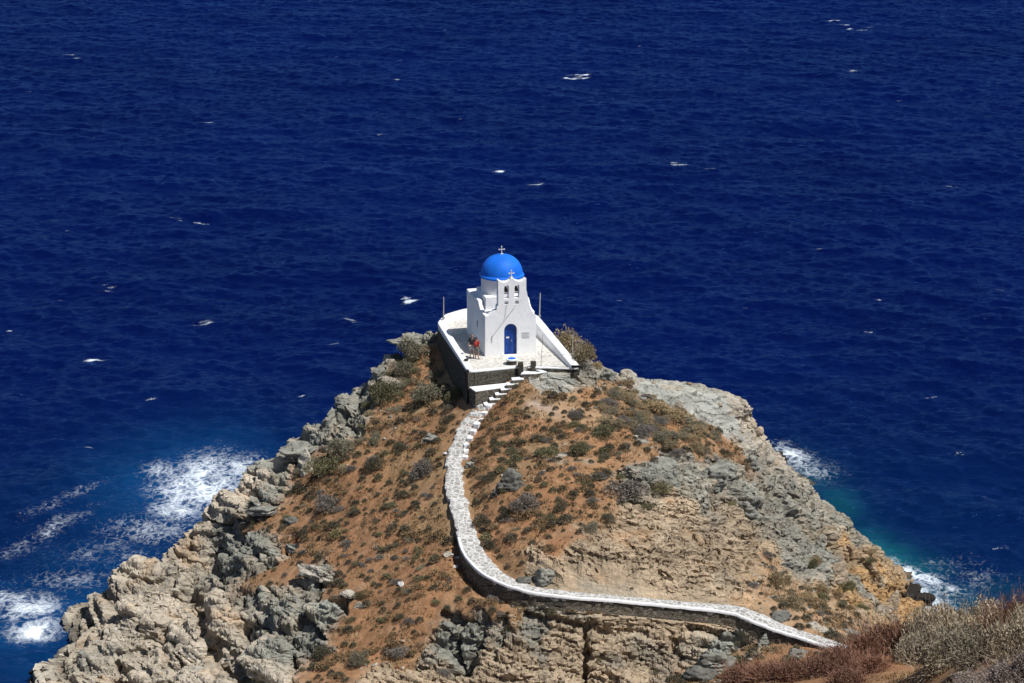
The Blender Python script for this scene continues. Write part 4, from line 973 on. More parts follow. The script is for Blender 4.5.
rock(752,462,30,18,'grey','steep grey crag next to the cliff edge above the right foam',.6,.3)
rock(745,505,26,14,'grey','squat grey crag midway down the right cliff edge',.6,.3)
rock(835,570,30,24,'tan','rust-stained rib of rock low on the right cliff',.6,.3)
rock(892,597,20,20,'tan','ochre knob of rock at the waterline of the right cliff',.8,.3,layered=.3)
rock(878,580,18,16,'tan','ochre block above the waterline knob',.8,.3,layered=.3)
def sea_rock(px, py, w, h, label, rz=0):
    c = at_h(px, py+h*.3, 0); k = px_per_m(c); rx = w/k*.5; rzh = max(.3, h/k*.6)
    o = link('sea_rock', rock_mesh(rx, rx*.8, rzh, int(px+py), 5, .8, 1.8), RM['wet']); o.location = (c[0], c[1], rzh*.2); o.rotation_euler = (0,0,rz)
    tag(o, label, 'rock')
sea_rock(906,588,34,15,'black wet rock awash at the foot of the right cliff')
sea_rock(919,599,40,15,'long black wet rock in the foam nearest the beige bushes')
sea_rock(902,575,20,6,'brown rock just breaking the surface in the right foam')
sea_rock(774,457,34,14,'dark rock at the waterline below the pale clifftop edge')
sea_rock(764,446,26,12,'dark rock under the overhang of the pale clifftop edge')
sea_rock(46,676,40,18,'dark wet rock at the lowest left tip of the headland')

# loose stones scattered over the slopes: nobody could count them
def on_soil(n, seed, soil=True, box=(-34, 32, 137, 184)):
    r_ = np.random.default_rng(seed); x = r_.uniform(box[0], box[1], n); y = r_.uniform(box[2], box[3], n); h = hq(x, y)
    k = h > .8; x, y, h = x[k], y[k], h[k]; A = classes(x, y, h); m = (A[:,3] < .42) if soil else (A[:,3] > .05)
    x, y = x[m], y[m]; d, *_r = path_near(x, y); wd_ = _r[2]; k = (d > wd_*.5+.3) & ~in_poly(x, y, np.array(off([tuple(p) for p in TERR], -.5)))
    return x[k], y[k], A[m][k]
gv = np.empty(len(gme.vertices)*3, np.float32); gme.vertices.foreach_get('co', gv); gv = gv.reshape(-1,3)
def settle(x, y):
    z = np.empty(len(x)); nrm = np.empty((len(x),3))
    for i in range(len(x)):
        p, n = drop(x[i], y[i]); z[i] = p.z; nrm[i] = n
    return z, nrm
cv = np.array([(a,b_,c_) for a in (-1,1) for b_ in (-1,1) for c_ in (-1,1)], float)
cf = np.array([(0,1,3,2),(4,6,7,5),(0,4,5,1),(2,3,7,6),(0,2,6,4),(1,5,7,3)])
x, y, A = on_soil(9000, 3, False); dens = fbm(x/2.5, y/2.5, x*0, 3, 131); k = (dens > .0) & ((A[:,3] < .6) | (A[:,7] < .35) & (rng.random(len(x)) < .35))
x, y = x[k], y[k]; z, nn = settle(x, y); n = len(x)
sz = rng.gamma(2.0, .022, n)+.02; sc_ = sz[:,None]*rng.uniform(.5, 1.3, (n,3))*np.array([1,1,.6])
V = cv[None]*sc_[:,None]*(1+.35*rng.uniform(-1,1,(n,8,3))); a = rng.uniform(0, 6.28, n); ca, sa = np.cos(a)[:,None], np.sin(a)[:,None]
V = np.stack([V[...,0]*ca-V[...,1]*sa, V[...,0]*sa+V[...,1]*ca, V[...,2]], -1) + np.stack([x, y, z+sz*.15], -1)[:,None]
F = (cf[None] + 8*np.arange(n)[:,None,None]).reshape(-1,4)
me = mesh_np('loose_stones', V.reshape(-1,3), F, smooth=False)
tone = np.array([(.40,.37,.31),(.27,.275,.25),(.50,.48,.44),(.33,.25,.17)])[rng.integers(0,4,n)]*rng.uniform(.7,1.2,(n,1)); attr_col(me, 'tint', np.repeat(tone, 8, 0))
sm, nt, b = new_mat('loose_stone'); nt.links.new(mixc(nt, .6, attribute(nt,'tint').outputs['Color'], ramp(nt, noise(nt, geo_pos(nt), 20, 4), [(.3,(.6,.6,.6)),(.7,(1.2,1.2,1.2))]), 'MULTIPLY'), b.inputs['Base Color']); b.inputs['Roughness'].default_value = .95
tag(link('loose_stones', me, sm), kind='stuff')

# ------------------------------------------------------------------ plants
def leaf_mat(name, cols, trans=0.):
    m, nt, b = new_mat(name); v = attribute(nt, 'leaf').outputs['Fac']
    oi = nt.nodes.new('ShaderNodeObjectInfo')
    c = ramp(nt, v, [(i/(len(cols)-1), k_) for i, k_ in enumerate(cols)])
    c = mixc(nt, 1., c, ramp(nt, oi.outputs['Random'], [(0,(.78,.80,.82)),(.5,(1,1,1)),(1,(1.18,1.12,1.05))]), 'MULTIPLY')
    nt.links.new(c, b.inputs['Base Color']); b.inputs['Roughness'].default_value = .95; b.inputs['Specular IOR Level'].default_value = .1
    return m
LM = {'grey': leaf_mat('dry_grey_scrub', [(.13,.12,.085),(.20,.185,.13),(.27,.245,.175),(.35,.31,.22)]),
      'olive': leaf_mat('olive_scrub', [(.085,.085,.045),(.14,.135,.075),(.20,.185,.105),(.27,.24,.15)]),
      'dark': leaf_mat('dark_scrub', [(.055,.052,.036),(.095,.088,.060),(.14,.125,.088),(.20,.175,.125)]),
      'tan': leaf_mat('tan_scrub', [(.17,.13,.075),(.27,.21,.125),(.34,.275,.17),(.42,.34,.22)]),
      'violet': leaf_mat('grey_violet_scrub', [(.11,.098,.09),(.17,.15,.135),(.23,.205,.18),(.29,.26,.225)]),
      'red': leaf_mat('red_brown_twigs', [(.11,.055,.042),(.19,.095,.068),(.27,.15,.105),(.37,.25,.18)]),
      'beige': leaf_mat('beige_twigs', [(.23,.185,.125),(.36,.30,.215),(.46,.395,.29),(.58,.51,.39)]),
      'mauve': leaf_mat('mauve_twigs', [(.16,.12,.105),(.25,.20,.18),(.33,.28,.25),(.40,.35,.31)]),
      'straw': leaf_mat('dry_grass_blades', [(.085,.055,.034),(.20,.115,.055),(.31,.185,.085),(.40,.28,.14),(.50,.40,.25)])}
def mound_mesh(n, leaf, seed, flat=.62, lobes=5, sp=.55):
    """low cushion of small leaf faces, radius about 1; uneven lobed outline, gaps between clumps"""
    r_ = np.random.default_rng(seed)
    cc = np.c_[r_.uniform(-sp,sp,lobes), r_.uniform(-sp,sp,lobes), r_.uniform(.0,.22,lobes)]; cc[0] = 0; cr = r_.uniform(.34,.6,lobes); cr[0] = .62
    li = r_.integers(0, lobes, n); d = r_.normal(size=(n,3)); d[:,2] = np.abs(d[:,2])*1.0; d /= np.linalg.norm(d, axis=1)[:,None]
    rad = r_.uniform(.35, 1., n)**.4
    tuft = 1+.22*vnoise(d[:,0]*3+li*5, d[:,1]*3, d[:,2]*3, seed)
    p = cc[li] + d*(cr[li]*rad*tuft)[:,None]; p[:,2] = np.maximum(p[:,2]*flat/.6, -.03)
    u = d + .8*r_.normal(size=(n,3)); u /= np.linalg.norm(u, axis=1)[:,None]; w = np.cross(u, r_.normal(size=(n,3))); w /= np.linalg.norm(w, axis=1)[:,None]+1e-9
    s = leaf*r_.uniform(.6, 1.5, n)
    V = np.stack([p-w*s[:,None]*.38, p+w*s[:,None]*.38, p+u*s[:,None]*1.25], 1).reshape(-1,3)
    me = mesh_np('scrub', V, np.arange(3*n).reshape(-1,3), smooth=False)
    attr_f(me, 'leaf', np.repeat(np.clip(r_.normal(.5, .22, n)+.12*vnoise(p[:,0]*2.5, p[:,1]*2.5, p[:,2]*2.5, seed+1), 0, 1), 3)); return me
def twig_mesh(n, seed, R_=1., width=.02, up=.55, seg=3, sprig=2):
    """bush of thin curved twigs rising from the root crown, with sprigs toward the ends"""
    r_ = np.random.default_rng(seed)
    root = np.c_[r_.normal(0,.30,n), r_.normal(0,.30,n), np.zeros(n)]*R_
    d = r_.normal(size=(n,3)); d[:,2] = np.abs(d[:,2])+up; d[:,:2] += root[:,:2]/R_*1.6; d /= np.linalg.norm(d, axis=1)[:,None]
    L = R_*r_.uniform(.55, .95, n)*(1+.2*vnoise(d[:,0]*2.5, d[:,1]*2.5, d[:,2]*2.5, seed))
    bend = r_.normal(0,.30,(n,3)); sv = np.cross(d, r_.normal(size=(n,3))); sv /= np.linalg.norm(sv, axis=1)[:,None]+1e-9
    P_ = []; 
    for k in range(seg+1):
        t = k/seg; c = root + d*(L*t)[:,None] + bend*(L*t*t)[:,None]; w_ = width*(1-.75*t)
        P_ += [c-sv*w_, c+sv*w_]
    V = np.stack(P_, 1); m = 2*(seg+1)
    q = np.array([[2*k, 2*k+1, 2*k+3, 2*k+2] for k in range(seg)]); F = (q[None]+m*np.arange(n)[:,None,None]).reshape(-1,4)
    V = V.reshape(-1,3); lf = np.repeat(np.clip(r_.normal(.5,.2,n),0,1), m)
    if sprig:
        ns = n*sprig; i = r_.integers(0,n,ns); t = r_.uniform(.45,1.,ns); c = root[i]+d[i]*(L[i]*t)[:,None]+bend[i]*(L[i]*t*t)[:,None]
        e = d[i]*.6+r_.normal(0,.55,(ns,3)); e /= np.linalg.norm(e,axis=1)[:,None]; w_ = np.cross(e, r_.normal(size=(ns,3))); w_ /= np.linalg.norm(w_,axis=1)[:,None]+1e-9
        l_ = R_*r_.uniform(.08,.2,ns)[:,None]; V2 = np.stack([c-w_*width*.6, c+w_*width*.6, c+e*l_+w_*width*.3, c+e*l_-w_*width*.3],1).reshape(-1,3)
        F = np.r_[F, np.arange(4*ns).reshape(-1,4)+len(V)]; V = np.r_[V, V2]; lf = np.r_[lf, np.repeat(np.clip(r_.normal(.62,.22,ns),0,1),4)]
    V[:,2] = np.maximum(V[:,2], -.05)
    me = mesh_np('twigs', V, F, smooth=False); attr_f(me, 'leaf', lf); return me
MD = {k_: [mound_mesh(3600, .052, 40+i+7*j, .62, 5+i) for i in range(3)] for j, k_ in enumerate(('grey','olive','dark','tan','violet'))}
for k_, l_ in MD.items():
    for me in l_: me.materials.append(LM[k_])
def shrub(px, py, w, h, kind, label, i=[0]):
    hh = next(q_ for q_ in (hit_px(px, py+h*f_) for f_ in (.15,.5,.9,1.5,2.5)) if q_); p = hh[0]; k = px_per_m(p); i[0] += 1
    o = bpy.data.objects.new('shrub', MD[kind][i[0] % 3]); COL.objects.link(o)
    rx = w/k*.5*1.05; o.location = (p.x, p.y, p.z-.03); ry = rx*random.uniform(.75,1.0)
    rzv = max(.25, (h/k-2*ry*.29*.75))*1.25
    o.scale = (rx, ry, min(rzv, rx*1.7)); o.rotation_euler = (random.uniform(-.08,.08), random.uniform(-.08,.08), random.uniform(0,6.28))
    tag(o, label, 'shrub', 'shrubs on the headland'); return o
SHRUBS = [
 (416,352,38,28,'grey','dry grey shrub just left of the terrace wall, highest of the left row'),(402,369,28,22,'grey','grey shrub second below the terrace in the left skyline row'),(384,397,40,32,'olive','large olive shrub on the left skyline slope'),
 (366,406,18,14,'olive','small olive shrub tucked against the left skyline rocks'),(432,394,44,28,'grey','wide grey-green shrub below the left terrace wall'),(455,397,26,18,'olive','green-grey shrub in the shadow at the foot of the terrace wall'),
 (342,448,42,26,'grey','grey-green shrub at the left cliff top above the foam'),(326,468,42,28,'olive','broad olive shrub just below the left cliff-top shrub'),(372,466,26,20,'dark','dark shrub on the stony slope above the left scrub'),
 (420,471,36,24,'violet','dull violet-grey shrub midway down the left slope'),(331,503,38,22,'violet','brownish violet shrub alone on the orange lower left slope'),(446,421,14,24,'dark','dark upright shrub near the head of the path'),(376,440,20,14,'grey','small grey shrub among loose stones on the left slope'),
 (399,447,22,14,'dark','small dark shrub left of the flat shadowed rock'),(346,470,22,12,'tan','low tan shrub beside the broad olive shrub'),(300,470,20,12,'grey','little grey shrub by the pale cliff-top rock'),
 (563,348,44,38,'tan','tall tan shrub beyond the right parapet, left of a pair'),(584,357,38,28,'tan','round tan shrub beyond the right parapet, right of a pair'),(597,366,20,14,'tan','small tan shrub on the right skyline next to the round tan shrub'),
 (599,431,38,16,'olive','olive shrub at the end of the faint trail right of the summit'),(548,453,32,18,'olive','left of two olive shrubs on the orange slope right of the path'),(577,451,28,22,'olive','right of two olive shrubs on the orange slope right of the path'),
 (622,492,64,32,'violet','widest violet-grey mound on the right slope above the tan cliff'),(656,489,36,22,'olive','olive shrub against the right end of the widest mound'),(648,505,26,10,'olive','low olive patch below the widest mound'),(530,503,38,26,'violet','violet-grey shrub right of the lower path below the layered outcrop'),
 (483,522,20,26,'dark','dark shrub close to the right edge of the lower path'),(489,545,18,22,'dark','dark shrub right of the path just above its bend'),(506,515,16,18,'dark','small dark shrub left of the violet-grey shrub'),
 (628,398,26,14,'tan','tan shrub behind the right slope near the pale skyline block'),(650,404,42,18,'tan','tan shrub in the middle of the right shrub belt'),(672,416,44,22,'tan','largest tan shrub in the right shrub belt'),(693,430,40,18,'tan','tan shrub at the lower right end of the shrub belt'),
 (640,420,24,14,'grey','grey shrub below the tan shrub belt'),(660,437,28,14,'grey','grey shrub lower right of the thin grey slab'),(676,455,26,14,'violet','dark violet shrub beside the right crag'),(697,449,26,16,'tan','tan shrub above the right crag'),(612,393,22,12,'grey','grey shrub right of the faint trail'),
 (625,383,20,12,'tan','small tan shrub left of the grey clifftop slab'),(715,437,24,12,'grey','grey shrub at the end of the grey clifftop slab'),(660,421,20,12,'violet','violet shrub inside the right shrub belt'),(610,412,20,12,'grey','grey shrub beneath the faint trail'),
 (778,583,28,30,'tan','upper of two tall tan shrubs on the sandy slope above the path foot'),(793,604,30,32,'tan','lower of two tall tan shrubs on the sandy slope above the path foot'),(822,590,18,14,'tan','small tan shrub on the right cliff beside the rust rib'),(812,566,16,14,'olive','olive tuft high on the right cliff'),(848,588,20,16,'olive','olive shrub low on the right cliff'),
 (730,503,20,8,'olive','low olive patch on the upper tan cliff'),(870,560,18,10,'olive','olive patch near the edge of the right cliff'),(590,528,22,14,'grey','grey shrub at the top of the tan cliff'),(610,518,20,12,'dark','dark shrub at the top of the tan cliff'),(560,508,20,18,'dark','dark shrub between the two slopes right of the violet-grey shrub'),
 (358,660,26,22,'grey','grey shrub in the bottom gully left of the tan ledges'),(318,655,24,20,'dark','dark shrub at the foot of the left crag'),(400,652,30,16,'violet','violet shrub in the bottom gully'),(443,672,22,12,'violet','violet shrub on the lowest tan ledge'),(550,612,16,10,'dark','small dark shrub under the path wall'),
]
for s_ in SHRUBS: shrub(*s_)
def belt(poly, n, kinds, smin, smax, label, group, seed):
    r_ = random.Random(seed); P4 = np.array(poly, float); k_ = 0; tries = 0
    while k_ < n and tries < 4000:
        tries += 1
        px, py = r_.uniform(P4[:,0].min(), P4[:,0].max()), r_.uniform(P4[:,1].min(), P4[:,1].max())
        if not in_poly(np.array([px]), np.array([py]), P4)[0]: continue
        h = hit_px(px, py)
        if h is None or h[0].y < 137: continue
        p = h[0]; dd, _z, _s, w_, _w = path_near(np.array([p.x]), np.array([p.y]))
        if dd[0] < w_[0]*.5+.5 or in_poly(np.array([p.x]), np.array([p.y]), np.array(off([tuple(q_) for q_ in TERR], -.6)))[0]: continue
        s_ = r_.uniform(smin, smax); kd = r_.choice(kinds); k_ += 1
        o = bpy.data.objects.new('shrub', MD[kd][r_.randrange(3)]); COL.objects.link(o); o.location = (p.x, p.y, p.z-.05)
        o.scale = (s_*r_.uniform(.9,1.5), s_*r_.uniform(.8,1.1), s_*r_.uniform(.6,.95)); o.rotation_euler = (0,0,r_.uniform(-.5,.5)); tag(o, label, 'shrub', group)
belt([(600,395),(640,388),(690,415),(725,440),(700,455),(650,440),(600,425)], 46, ['tan','tan','grey','violet'], .4, .95, 'dry tan or grey shrub in the dense belt below the grey clifftop slab', 'shrubs of the belt below the clifftop slab', 1)
belt([(400,350),(430,345),(445,395),(400,420),(350,470),(310,475),(330,440),(370,400)], 30, ['grey','olive','grey','tan'], .35, .75, 'low grey shrub among the stones of the upper left slope', 'low shrubs of the upper left slope', 2)
belt([(480,420),(560,400),(620,440),(610,500),(540,540),(500,560),(475,470)], 34, ['olive','grey','violet','dark'], .30, .62, 'low scrubby shrub on the orange slope between path and tan cliff', 'low shrubs between path and tan cliff', 3)
belt([(300,500),(440,460),(455,560),(440,610),(360,640),(300,560)], 40, ['dark','grey','violet','olive'], .28, .55, 'low scrubby shrub on the lower slope left of the path', 'low shrubs left of the path', 4)
belt([(760,560),(870,550),(890,600),(840,625),(770,610)], 16, ['tan','tan','olive'], .25, .6, 'tan shrub on the sandy lower part of the right cliff', 'shrubs of the lower right cliff', 5)
# small tufts: the largest are things, the rest ground cover
TM = [mound_mesh(520, .10, 80+i, .6, 3, .08) for i in range(4)]; TM2 = [mound_mesh(520, .10, 90+i, .5, 3, .08) for i in range(3)]; TM3 = [mound_mesh(520, .10, 100+i, .55, 3, .08) for i in range(3)]
for me in TM3: me.materials.append(LM['olive'])
for me in TM: me.materials.append(LM['dark'])
for me in TM2: me.materials.append(LM['violet'])
x, y, A = on_soil(5200, 21); d_ = fbm(x/4, y/4, x*0, 3, 141)
pts = []; 
for i in np.argsort(-rng.random(len(x))-.5*d_):
    if all((x[i]-a)**2+(y[i]-b_)**2 > .56**2 for a, b_ in pts[-900:]): pts.append((x[i], y[i]))
    if len(pts) >= 950: break
def zone(x, y):
    px, py = to_px((x, y, float(hq(x, y))))
    if px < 200 or px > 880 or py > 683: return None
    d, z, s, *_ = path_near(np.array([x]), np.array([y])); left = s[0] < 0
    if left and py < 480: return 'small dark tuft on the upper slope between left skyline and white path'
    if left and px < 340: return 'small dark tuft on the orange ground above the left grey crags'
    if left and py < 610: return 'small dark tuft on the orange slope left of the lower white path'
    if left: return 'small dark tuft in the gully below the path bend'
    if py < 440: return 'small dark tuft on the brown slope below the terrace right of the path'
    if px < 620: return 'small dark tuft on the orange slope right of the white path'
    return 'small dark tuft on the right slope above the tan cliff'
TG = {}; cnt = 0; rest = []
for (a, b_) in pts:
    zl = zone(a, b_); sz = min(.85, .44*random.lognormvariate(0, .36))
    if zl and cnt < 300:
        o = bpy.data.objects.new('scrub_tuft', random.choice(random.choices((TM, TM2, TM3), (5, 3, 3))[0])); COL.objects.link(o); p, n = drop(a, b_)
        o.location = (p.x, p.y, p.z-.02); o.scale = (sz*random.uniform(.8,1.3), sz, sz*random.uniform(.7,1.1)); o.rotation_euler = (0,0,random.uniform(0,6.28))
        tag(o, zl, 'scrub tuft', zl.replace('small dark tuft', 'dark tufts')); cnt += 1
    else: rest.append((a, b_, sz*.8))
def stamp(me_list, items, name, mat):
    Vs, Fs, As, n0 = [], [], [], 0
    for (a, b_, s_) in items:
        me = random.choice(me_list); V = np.empty(len(me.vertices)*3, np.float32); me.vertices.foreach_get('co', V); V = V.reshape(-1,3)*s_
        t = random.uniform(0,6.28); V = np.c_[V[:,0]*math.cos(t)-V[:,1]*math.sin(t), V[:,0]*math.sin(t)+V[:,1]*math.cos(t), V[:,2]]
        p, n = drop(a, b_); V = V+np.array(p); F = np.empty(len(me.loops), np.int32); me.loops.foreach_get('vertex_index', F)
        L = np.empty(len(me.vertices), np.float32); me.attributes['leaf'].data.foreach_get('value', L)
        Vs.append(V); Fs.append(F.reshape(-1,3)+n0); As.append(L); n0 += len(V)
    me = mesh_np(name, np.concatenate(Vs), np.concatenate(Fs), smooth=False); attr_f(me, 'leaf', np.concatenate(As))
    return tag(link(name, me, mat), kind='stuff')
small = [(a, b_, random.uniform(.10,.2)) for a, b_ in zip(*on_soil(2600, 31)[:2])]
rockveg = [(a, b_, random.uniform(.10,.26)) for a, b_, k_ in zip(*on_soil(1500, 37, False)) if k_[3] > .5]
MT = [mound_mesh(420, .11, 120+i, .22, 5, .6) for i in range(4)]
LM['mat'] = leaf_mat('dry_mat', [(.13,.085,.050),(.20,.135,.075),(.26,.185,.105),(.32,.24,.15)])
mx_, my_, _A = on_soil(3400, 33); mk_ = fbm(mx_/2.2, my_/2.2, mx_*0, 3, 161) > .02
stamp(MT, [(a, b_, random.uniform(.25,.75)) for a, b_ in zip(mx_[mk_], my_[mk_])], 'dry_mats', LM['mat'])
stamp(TM, rest + small, 'ground_scrub', LM['dark']); stamp(TM2, rockveg[:260], 'rock_scrub', LM['olive'])
# dry grass over the earth
def grass(n, seed, box, name, hgt, soilonly=True):
    x, y, A = on_soil(n, seed, True, box); k = fbm(x/1.1, y/1.1, x*0, 3, 151) > -.12; x, y = x[k], y[k]; z, nn = settle(x, y); n = len(x); r_ = np.random.default_rng(seed)
    p = np.c_[x, y, z-.01]; B = 3; n2 = n*B; p = np.repeat(p, B, 0)+np.c_[r_.normal(0,.06,(n2,2)), np.zeros(n2)]
    u = np.c_[r_.normal(0,.5,(n2,2)), np.ones(n2)]; u /= np.linalg.norm(u,axis=1)[:,None]; a = r_.uniform(0,6.28,n2); w = np.c_[np.cos(a), np.sin(a), np.zeros(n2)]
    h_ = hgt*r_.uniform(.5,1.4,n2)[:,None]
    V = np.stack([p-w*.026, p+w*.026, p+u*h_], 1).reshape(-1,3); me = mesh_np(name, V, np.arange(3*n2).reshape(-1,3), smooth=False)
    attr_f(me, 'leaf', np.repeat(np.clip(r_.normal(.45,.28,n2)+.35*np.repeat(fbm(x/2.5,y/2.5,x*0,3,152),B),0,1),3)); return tag(link(name, me, LM['straw']), kind='stuff')
grass(80000, 51, (-30, 30, 137, 184), 'dry_grass', .19)
grass(80000, 52, (-14, 34, 62, 136), 'hillside_grass', .16)

# bushes on the near hillside: each is bare twigs and fine foliage from one root crown
BT = {}
for j, (c_, n_, w_, up_, lf_) in enumerate((('red',700,.014,.55,5200),('beige',900,.010,.15,9000),('mauve',900,.010,.15,7000))):
    BT[c_] = [(twig_mesh(n_, 60+i+10*j, .92 if c_ == 'red' else .74, w_, up_), mound_mesh(lf_, .048 if c_ != 'red' else .055, 160+i+10*j, .62, 6+i, .5)) for i in range(3)]
for c_, l_ in BT.items():
    for a, b_ in l_: a.materials.append(LM[c_]); b_.materials.append(LM[c_])
def bush(px, py, w, h, kind, label, i=[0]):
    y0 = py
    while hit_px(px, py) is None or hit_px(px, py)[0].y > 132: py += 2
    h = h+.6*(py-y0); p = hit_px(px, py)[0]; k = px_per_m(p); i[0] += 1
    o = empty('bush', (p.x, p.y, p.z-.05), random.uniform(0,6.28)); tw, fo_ = BT[kind][i[0] % 3]
    for nm, me in (('twigs', tw), ('foliage', fo_)):
        c = bpy.data.objects.new(nm, me); COL.objects.link(c); c.parent = o
    o.scale = (w/k*.5, w/k*.5, h/k*(1.12 if kind == 'beige' else .9)); tag(o, label, 'bush', {'red':'red-brown bushes on the near hillside','beige':'beige bushes on the near hillside','mauve':'mauve-grey bushes on the near hillside'}[kind])
BUSH = [
 (742,682,46,24,'red','red-brown bush at the bottom edge left of all the others'),(766,679,46,26,'red','red-brown bush second from the left at the bottom edge'),(792,680,50,30,'red','red-brown bush below the low slab under the path foot'),(818,676,50,28,'red','red-brown bush straight below the end of the white path'),
 (842,668,50,32,'red','red-brown bush right of the end of the white path'),(864,656,48,34,'red','red-brown bush where the bush row starts to climb'),(884,646,48,38,'red','tall red-brown bush below the black sea rocks'),(905,640,50,42,'red','highest red-brown bush, touching the beige bushes'),(872,672,44,26,'red','red-brown bush in front of the climbing row'),
 (848,684,44,22,'red','low red-brown bush at the bottom edge in the orange grass'),(1012,606,56,40,'red','red-brown bush on the right skyline against the blue sea'),(986,612,36,24,'red','small red-brown bush left of the skyline one'),(1030,612,40,40,'red','red-brown bush cut by the right frame edge'),
 (930,645,64,56,'beige','beige bush at the left end of the beige group'),(958,636,72,50,'beige','beige bush with the highest rounded crown against the sea'),(992,637,70,42,'beige','beige bush at the back right below the skyline red one'),(945,668,70,52,'beige','beige bush at the front left of the group'),(978,662,76,50,'beige','beige bush in the middle of the group'),
 (1012,658,70,50,'beige','beige bush at the right frame edge'),(917,662,50,36,'beige','small beige bush between red twigs and the beige group'),(1030,636,50,40,'beige','beige bush half cut by the right frame edge'),
 (1008,686,70,40,'mauve','mauve-grey bush in the bottom right corner'),(975,692,56,28,'mauve','low mauve-grey bush at the bottom edge left of the corner'),(1034,676,50,44,'mauve','mauve-grey bush cut by the right edge above the corner'),
]
for b_ in BUSH: bush(*b_)
# hidden neighbours further up and down the near hillside are left bare earth and grass

# ------------------------------------------------------------------ two visitors by the chapel's left wall
skin = simple_mat('skin', (.36,.19,.12), .6, .06, 6., 0); hairm = simple_mat('dark_hair', (.018,.012,.009), .7, .2, 12., 0)
redc = simple_mat('red_cotton', (.36,.045,.040), .9, .1, 9., .1, .01); darkc = simple_mat('dark_cotton', (.030,.030,.038), .9, .1, 9., .1, .01)
greyc = simple_mat('grey_cotton', (.22,.21,.20), .9, .1, 9., .1, .01); palecl = simple_mat('pale_cotton', (.50,.49,.46), .9, .1, 9., .1, .01); shoe = simple_mat('dark_shoes', (.05,.045,.04), .8, .1, 9., 0)
def skin_mesh(name, verts, edges, rad, root=0, sub=2):
    me = bpy.data.meshes.new(name); me.from_pydata(verts, edges, []); o = bpy.data.objects.new(name, me); COL.objects.link(o)
    o.modifiers.new('s', 'SKIN'); sv = me.skin_vertices[0].data if me.skin_vertices else None
    if sv is None:
        bm = bmesh.new(); bm.from_mesh(me); bm.verts.layers.skin.verify(); bm.to_mesh(me); bm.free(); sv = me.skin_vertices[0].data
    for i, r_ in enumerate(rad): sv[i].radius = (r_, r_) if not isinstance(r_, tuple) else r_; sv[i].use_root = (i == root)
    m = o.modifiers.new('u', 'SUBSURF'); m.levels = sub; m.render_levels = sub
    dg = bpy.context.evaluated_depsgraph_get(); dg.update(); res = bpy.data.meshes.new_from_object(o.evaluated_get(dg)); bpy.data.objects.remove(o)
    for p in res.polygons: p.use_smooth = True
    return res
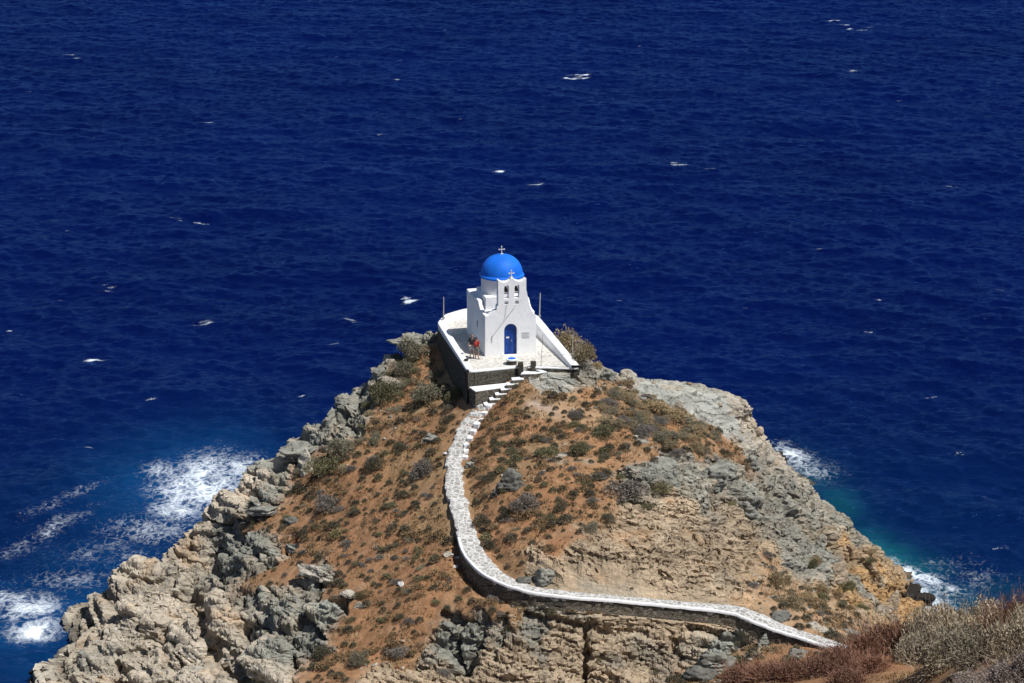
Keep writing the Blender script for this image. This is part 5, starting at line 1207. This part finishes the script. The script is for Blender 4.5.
def person(name, loc, rz, H, top, short, label, bag=False, arm=.12):
    o = empty('person', loc, rz); tag(o, label, 'person'); s = H/1.75
    def S(L): return [tuple(c*s for c in p) for p in L]
    # joints: pelvis, waist, chest, neck, head base, head, crown | arms | legs ; faces -y
    J = [(0,0,.95),(0,0,1.12),(0,0,1.34),(0,0,1.49),(0,-.01,1.56),(0,-.02,1.65),(0,-.01,1.73),
         (.17,0,1.42),(.23,.02,1.14),(.25,-.10-arm,.93),(.25,-.14-arm,.86), (-.17,0,1.42),(-.24,.03,1.14),(-.25,-.05,.90),(-.25,-.07,.82),
         (.10,0,.90),(.11,-.02,.50),(.11,.02,.09),(.12,-.10,.035),(-.10,0,.90),(-.12,-.04,.50),(-.13,.01,.09),(-.15,-.11,.035)]
    E = [(0,1),(1,2),(2,3),(3,4),(4,5),(5,6),(2,7),(7,8),(8,9),(9,10),(2,11),(11,12),(12,13),(13,14),(0,15),(15,16),(16,17),(17,18),(0,19),(19,20),(20,21),(21,22)]
    Rr = [(.15,.10),(.13,.09),(.16,.10),.055,.062,.095,.06,.055,.042,.032,.036,.055,.042,.032,.036,.085,.058,.038,.035,.085,.058,.038,.035]
    Rr = [tuple(v*s for v in r_) if isinstance(r_, tuple) else r_*s for r_ in Rr]
    body_ = skin_mesh('body', S(J), E, Rr); link('body', body_, skin, o)
    tk = [0,1,2,3,7,8,11,12]; mp = {a: i for i, a in enumerate(tk)}
    sh_ = skin_mesh('shirt', S([J[0][:2]+(.93,), J[1], J[2], (0,0,1.46), J[7], (.215,.015,1.20), J[11], (-.22,.02,1.20)]), [(0,1),(1,2),(2,3),(2,4),(4,5),(2,6),(6,7)], [tuple(v*s for v in q_) if isinstance(q_, tuple) else q_*s for q_ in [(.175,.125),(.155,.115),(.185,.125),.075,.078,.066,.078,.066]]); link('shirt', sh_, top, o)
    st_ = skin_mesh('shorts', S([(0,0,.98),(.105,0,.88),(.115,-.015,.56),(-.105,0,.88),(-.125,-.03,.56)]), [(0,1),(1,2),(0,3),(3,4)], [tuple(v*s for v in q_) if isinstance(q_, tuple) else q_*s for q_ in [(.175,.13),.11,.088,.11,.088]]); link('shorts', st_, short, o)
    link('hair', skin_mesh('hair', S([(0,.02,1.745),(0,.055,1.66),(0,.05,1.58)]), [(0,1),(1,2)], [.088*s,.088*s,.06*s]), hairm, o)
    for sx_1, yy in ((.12,-.06),(-.145,-.07)):
        link('shoe', skin_mesh('shoe', S([(sx_1*.97,.03,.05),(sx_1,yy,.045),(sx_1,yy-.09,.038)]), [(0,1),(1,2)], [.05*s,.052*s,.04*s]), shoe, o)
    for ex in (-.032,.032): link('eye', MB().lathe([(.001,-.009),(.009,0),(.001,.009)], (ex*s,-.113*s), 8, False).mesh('eye', True), darkiron, o).location = (0,0,1.655*s)
    link('nose', MB().tube([(0,-.10*s,1.665*s),(0,-.135*s,1.63*s)], [.010*s,.016*s], 8).mesh('nose', True), skin, o)
    link('mouth', MB().box(-.025*s,.025*s,-.116*s,-.10*s,1.595*s,1.605*s).mesh('mouth'), redc, o)
    if bag: link('backpack', MB().box(-.15*s,.15*s,.11*s,.27*s,1.03*s,1.42*s).mesh('backpack', True, .05*s, 3), redc, o)
    return o
person('a', (-2.86,172.9,TZ), R(10), 1.76, darkc, palecl, 'person in a dark top and pale shorts standing by the shaded chapel wall')
person('b', (-2.52,172.55,TZ), R(150), 1.66, redc, greyc, 'person in a red top and grey shorts standing nearest the chapel corner', True)
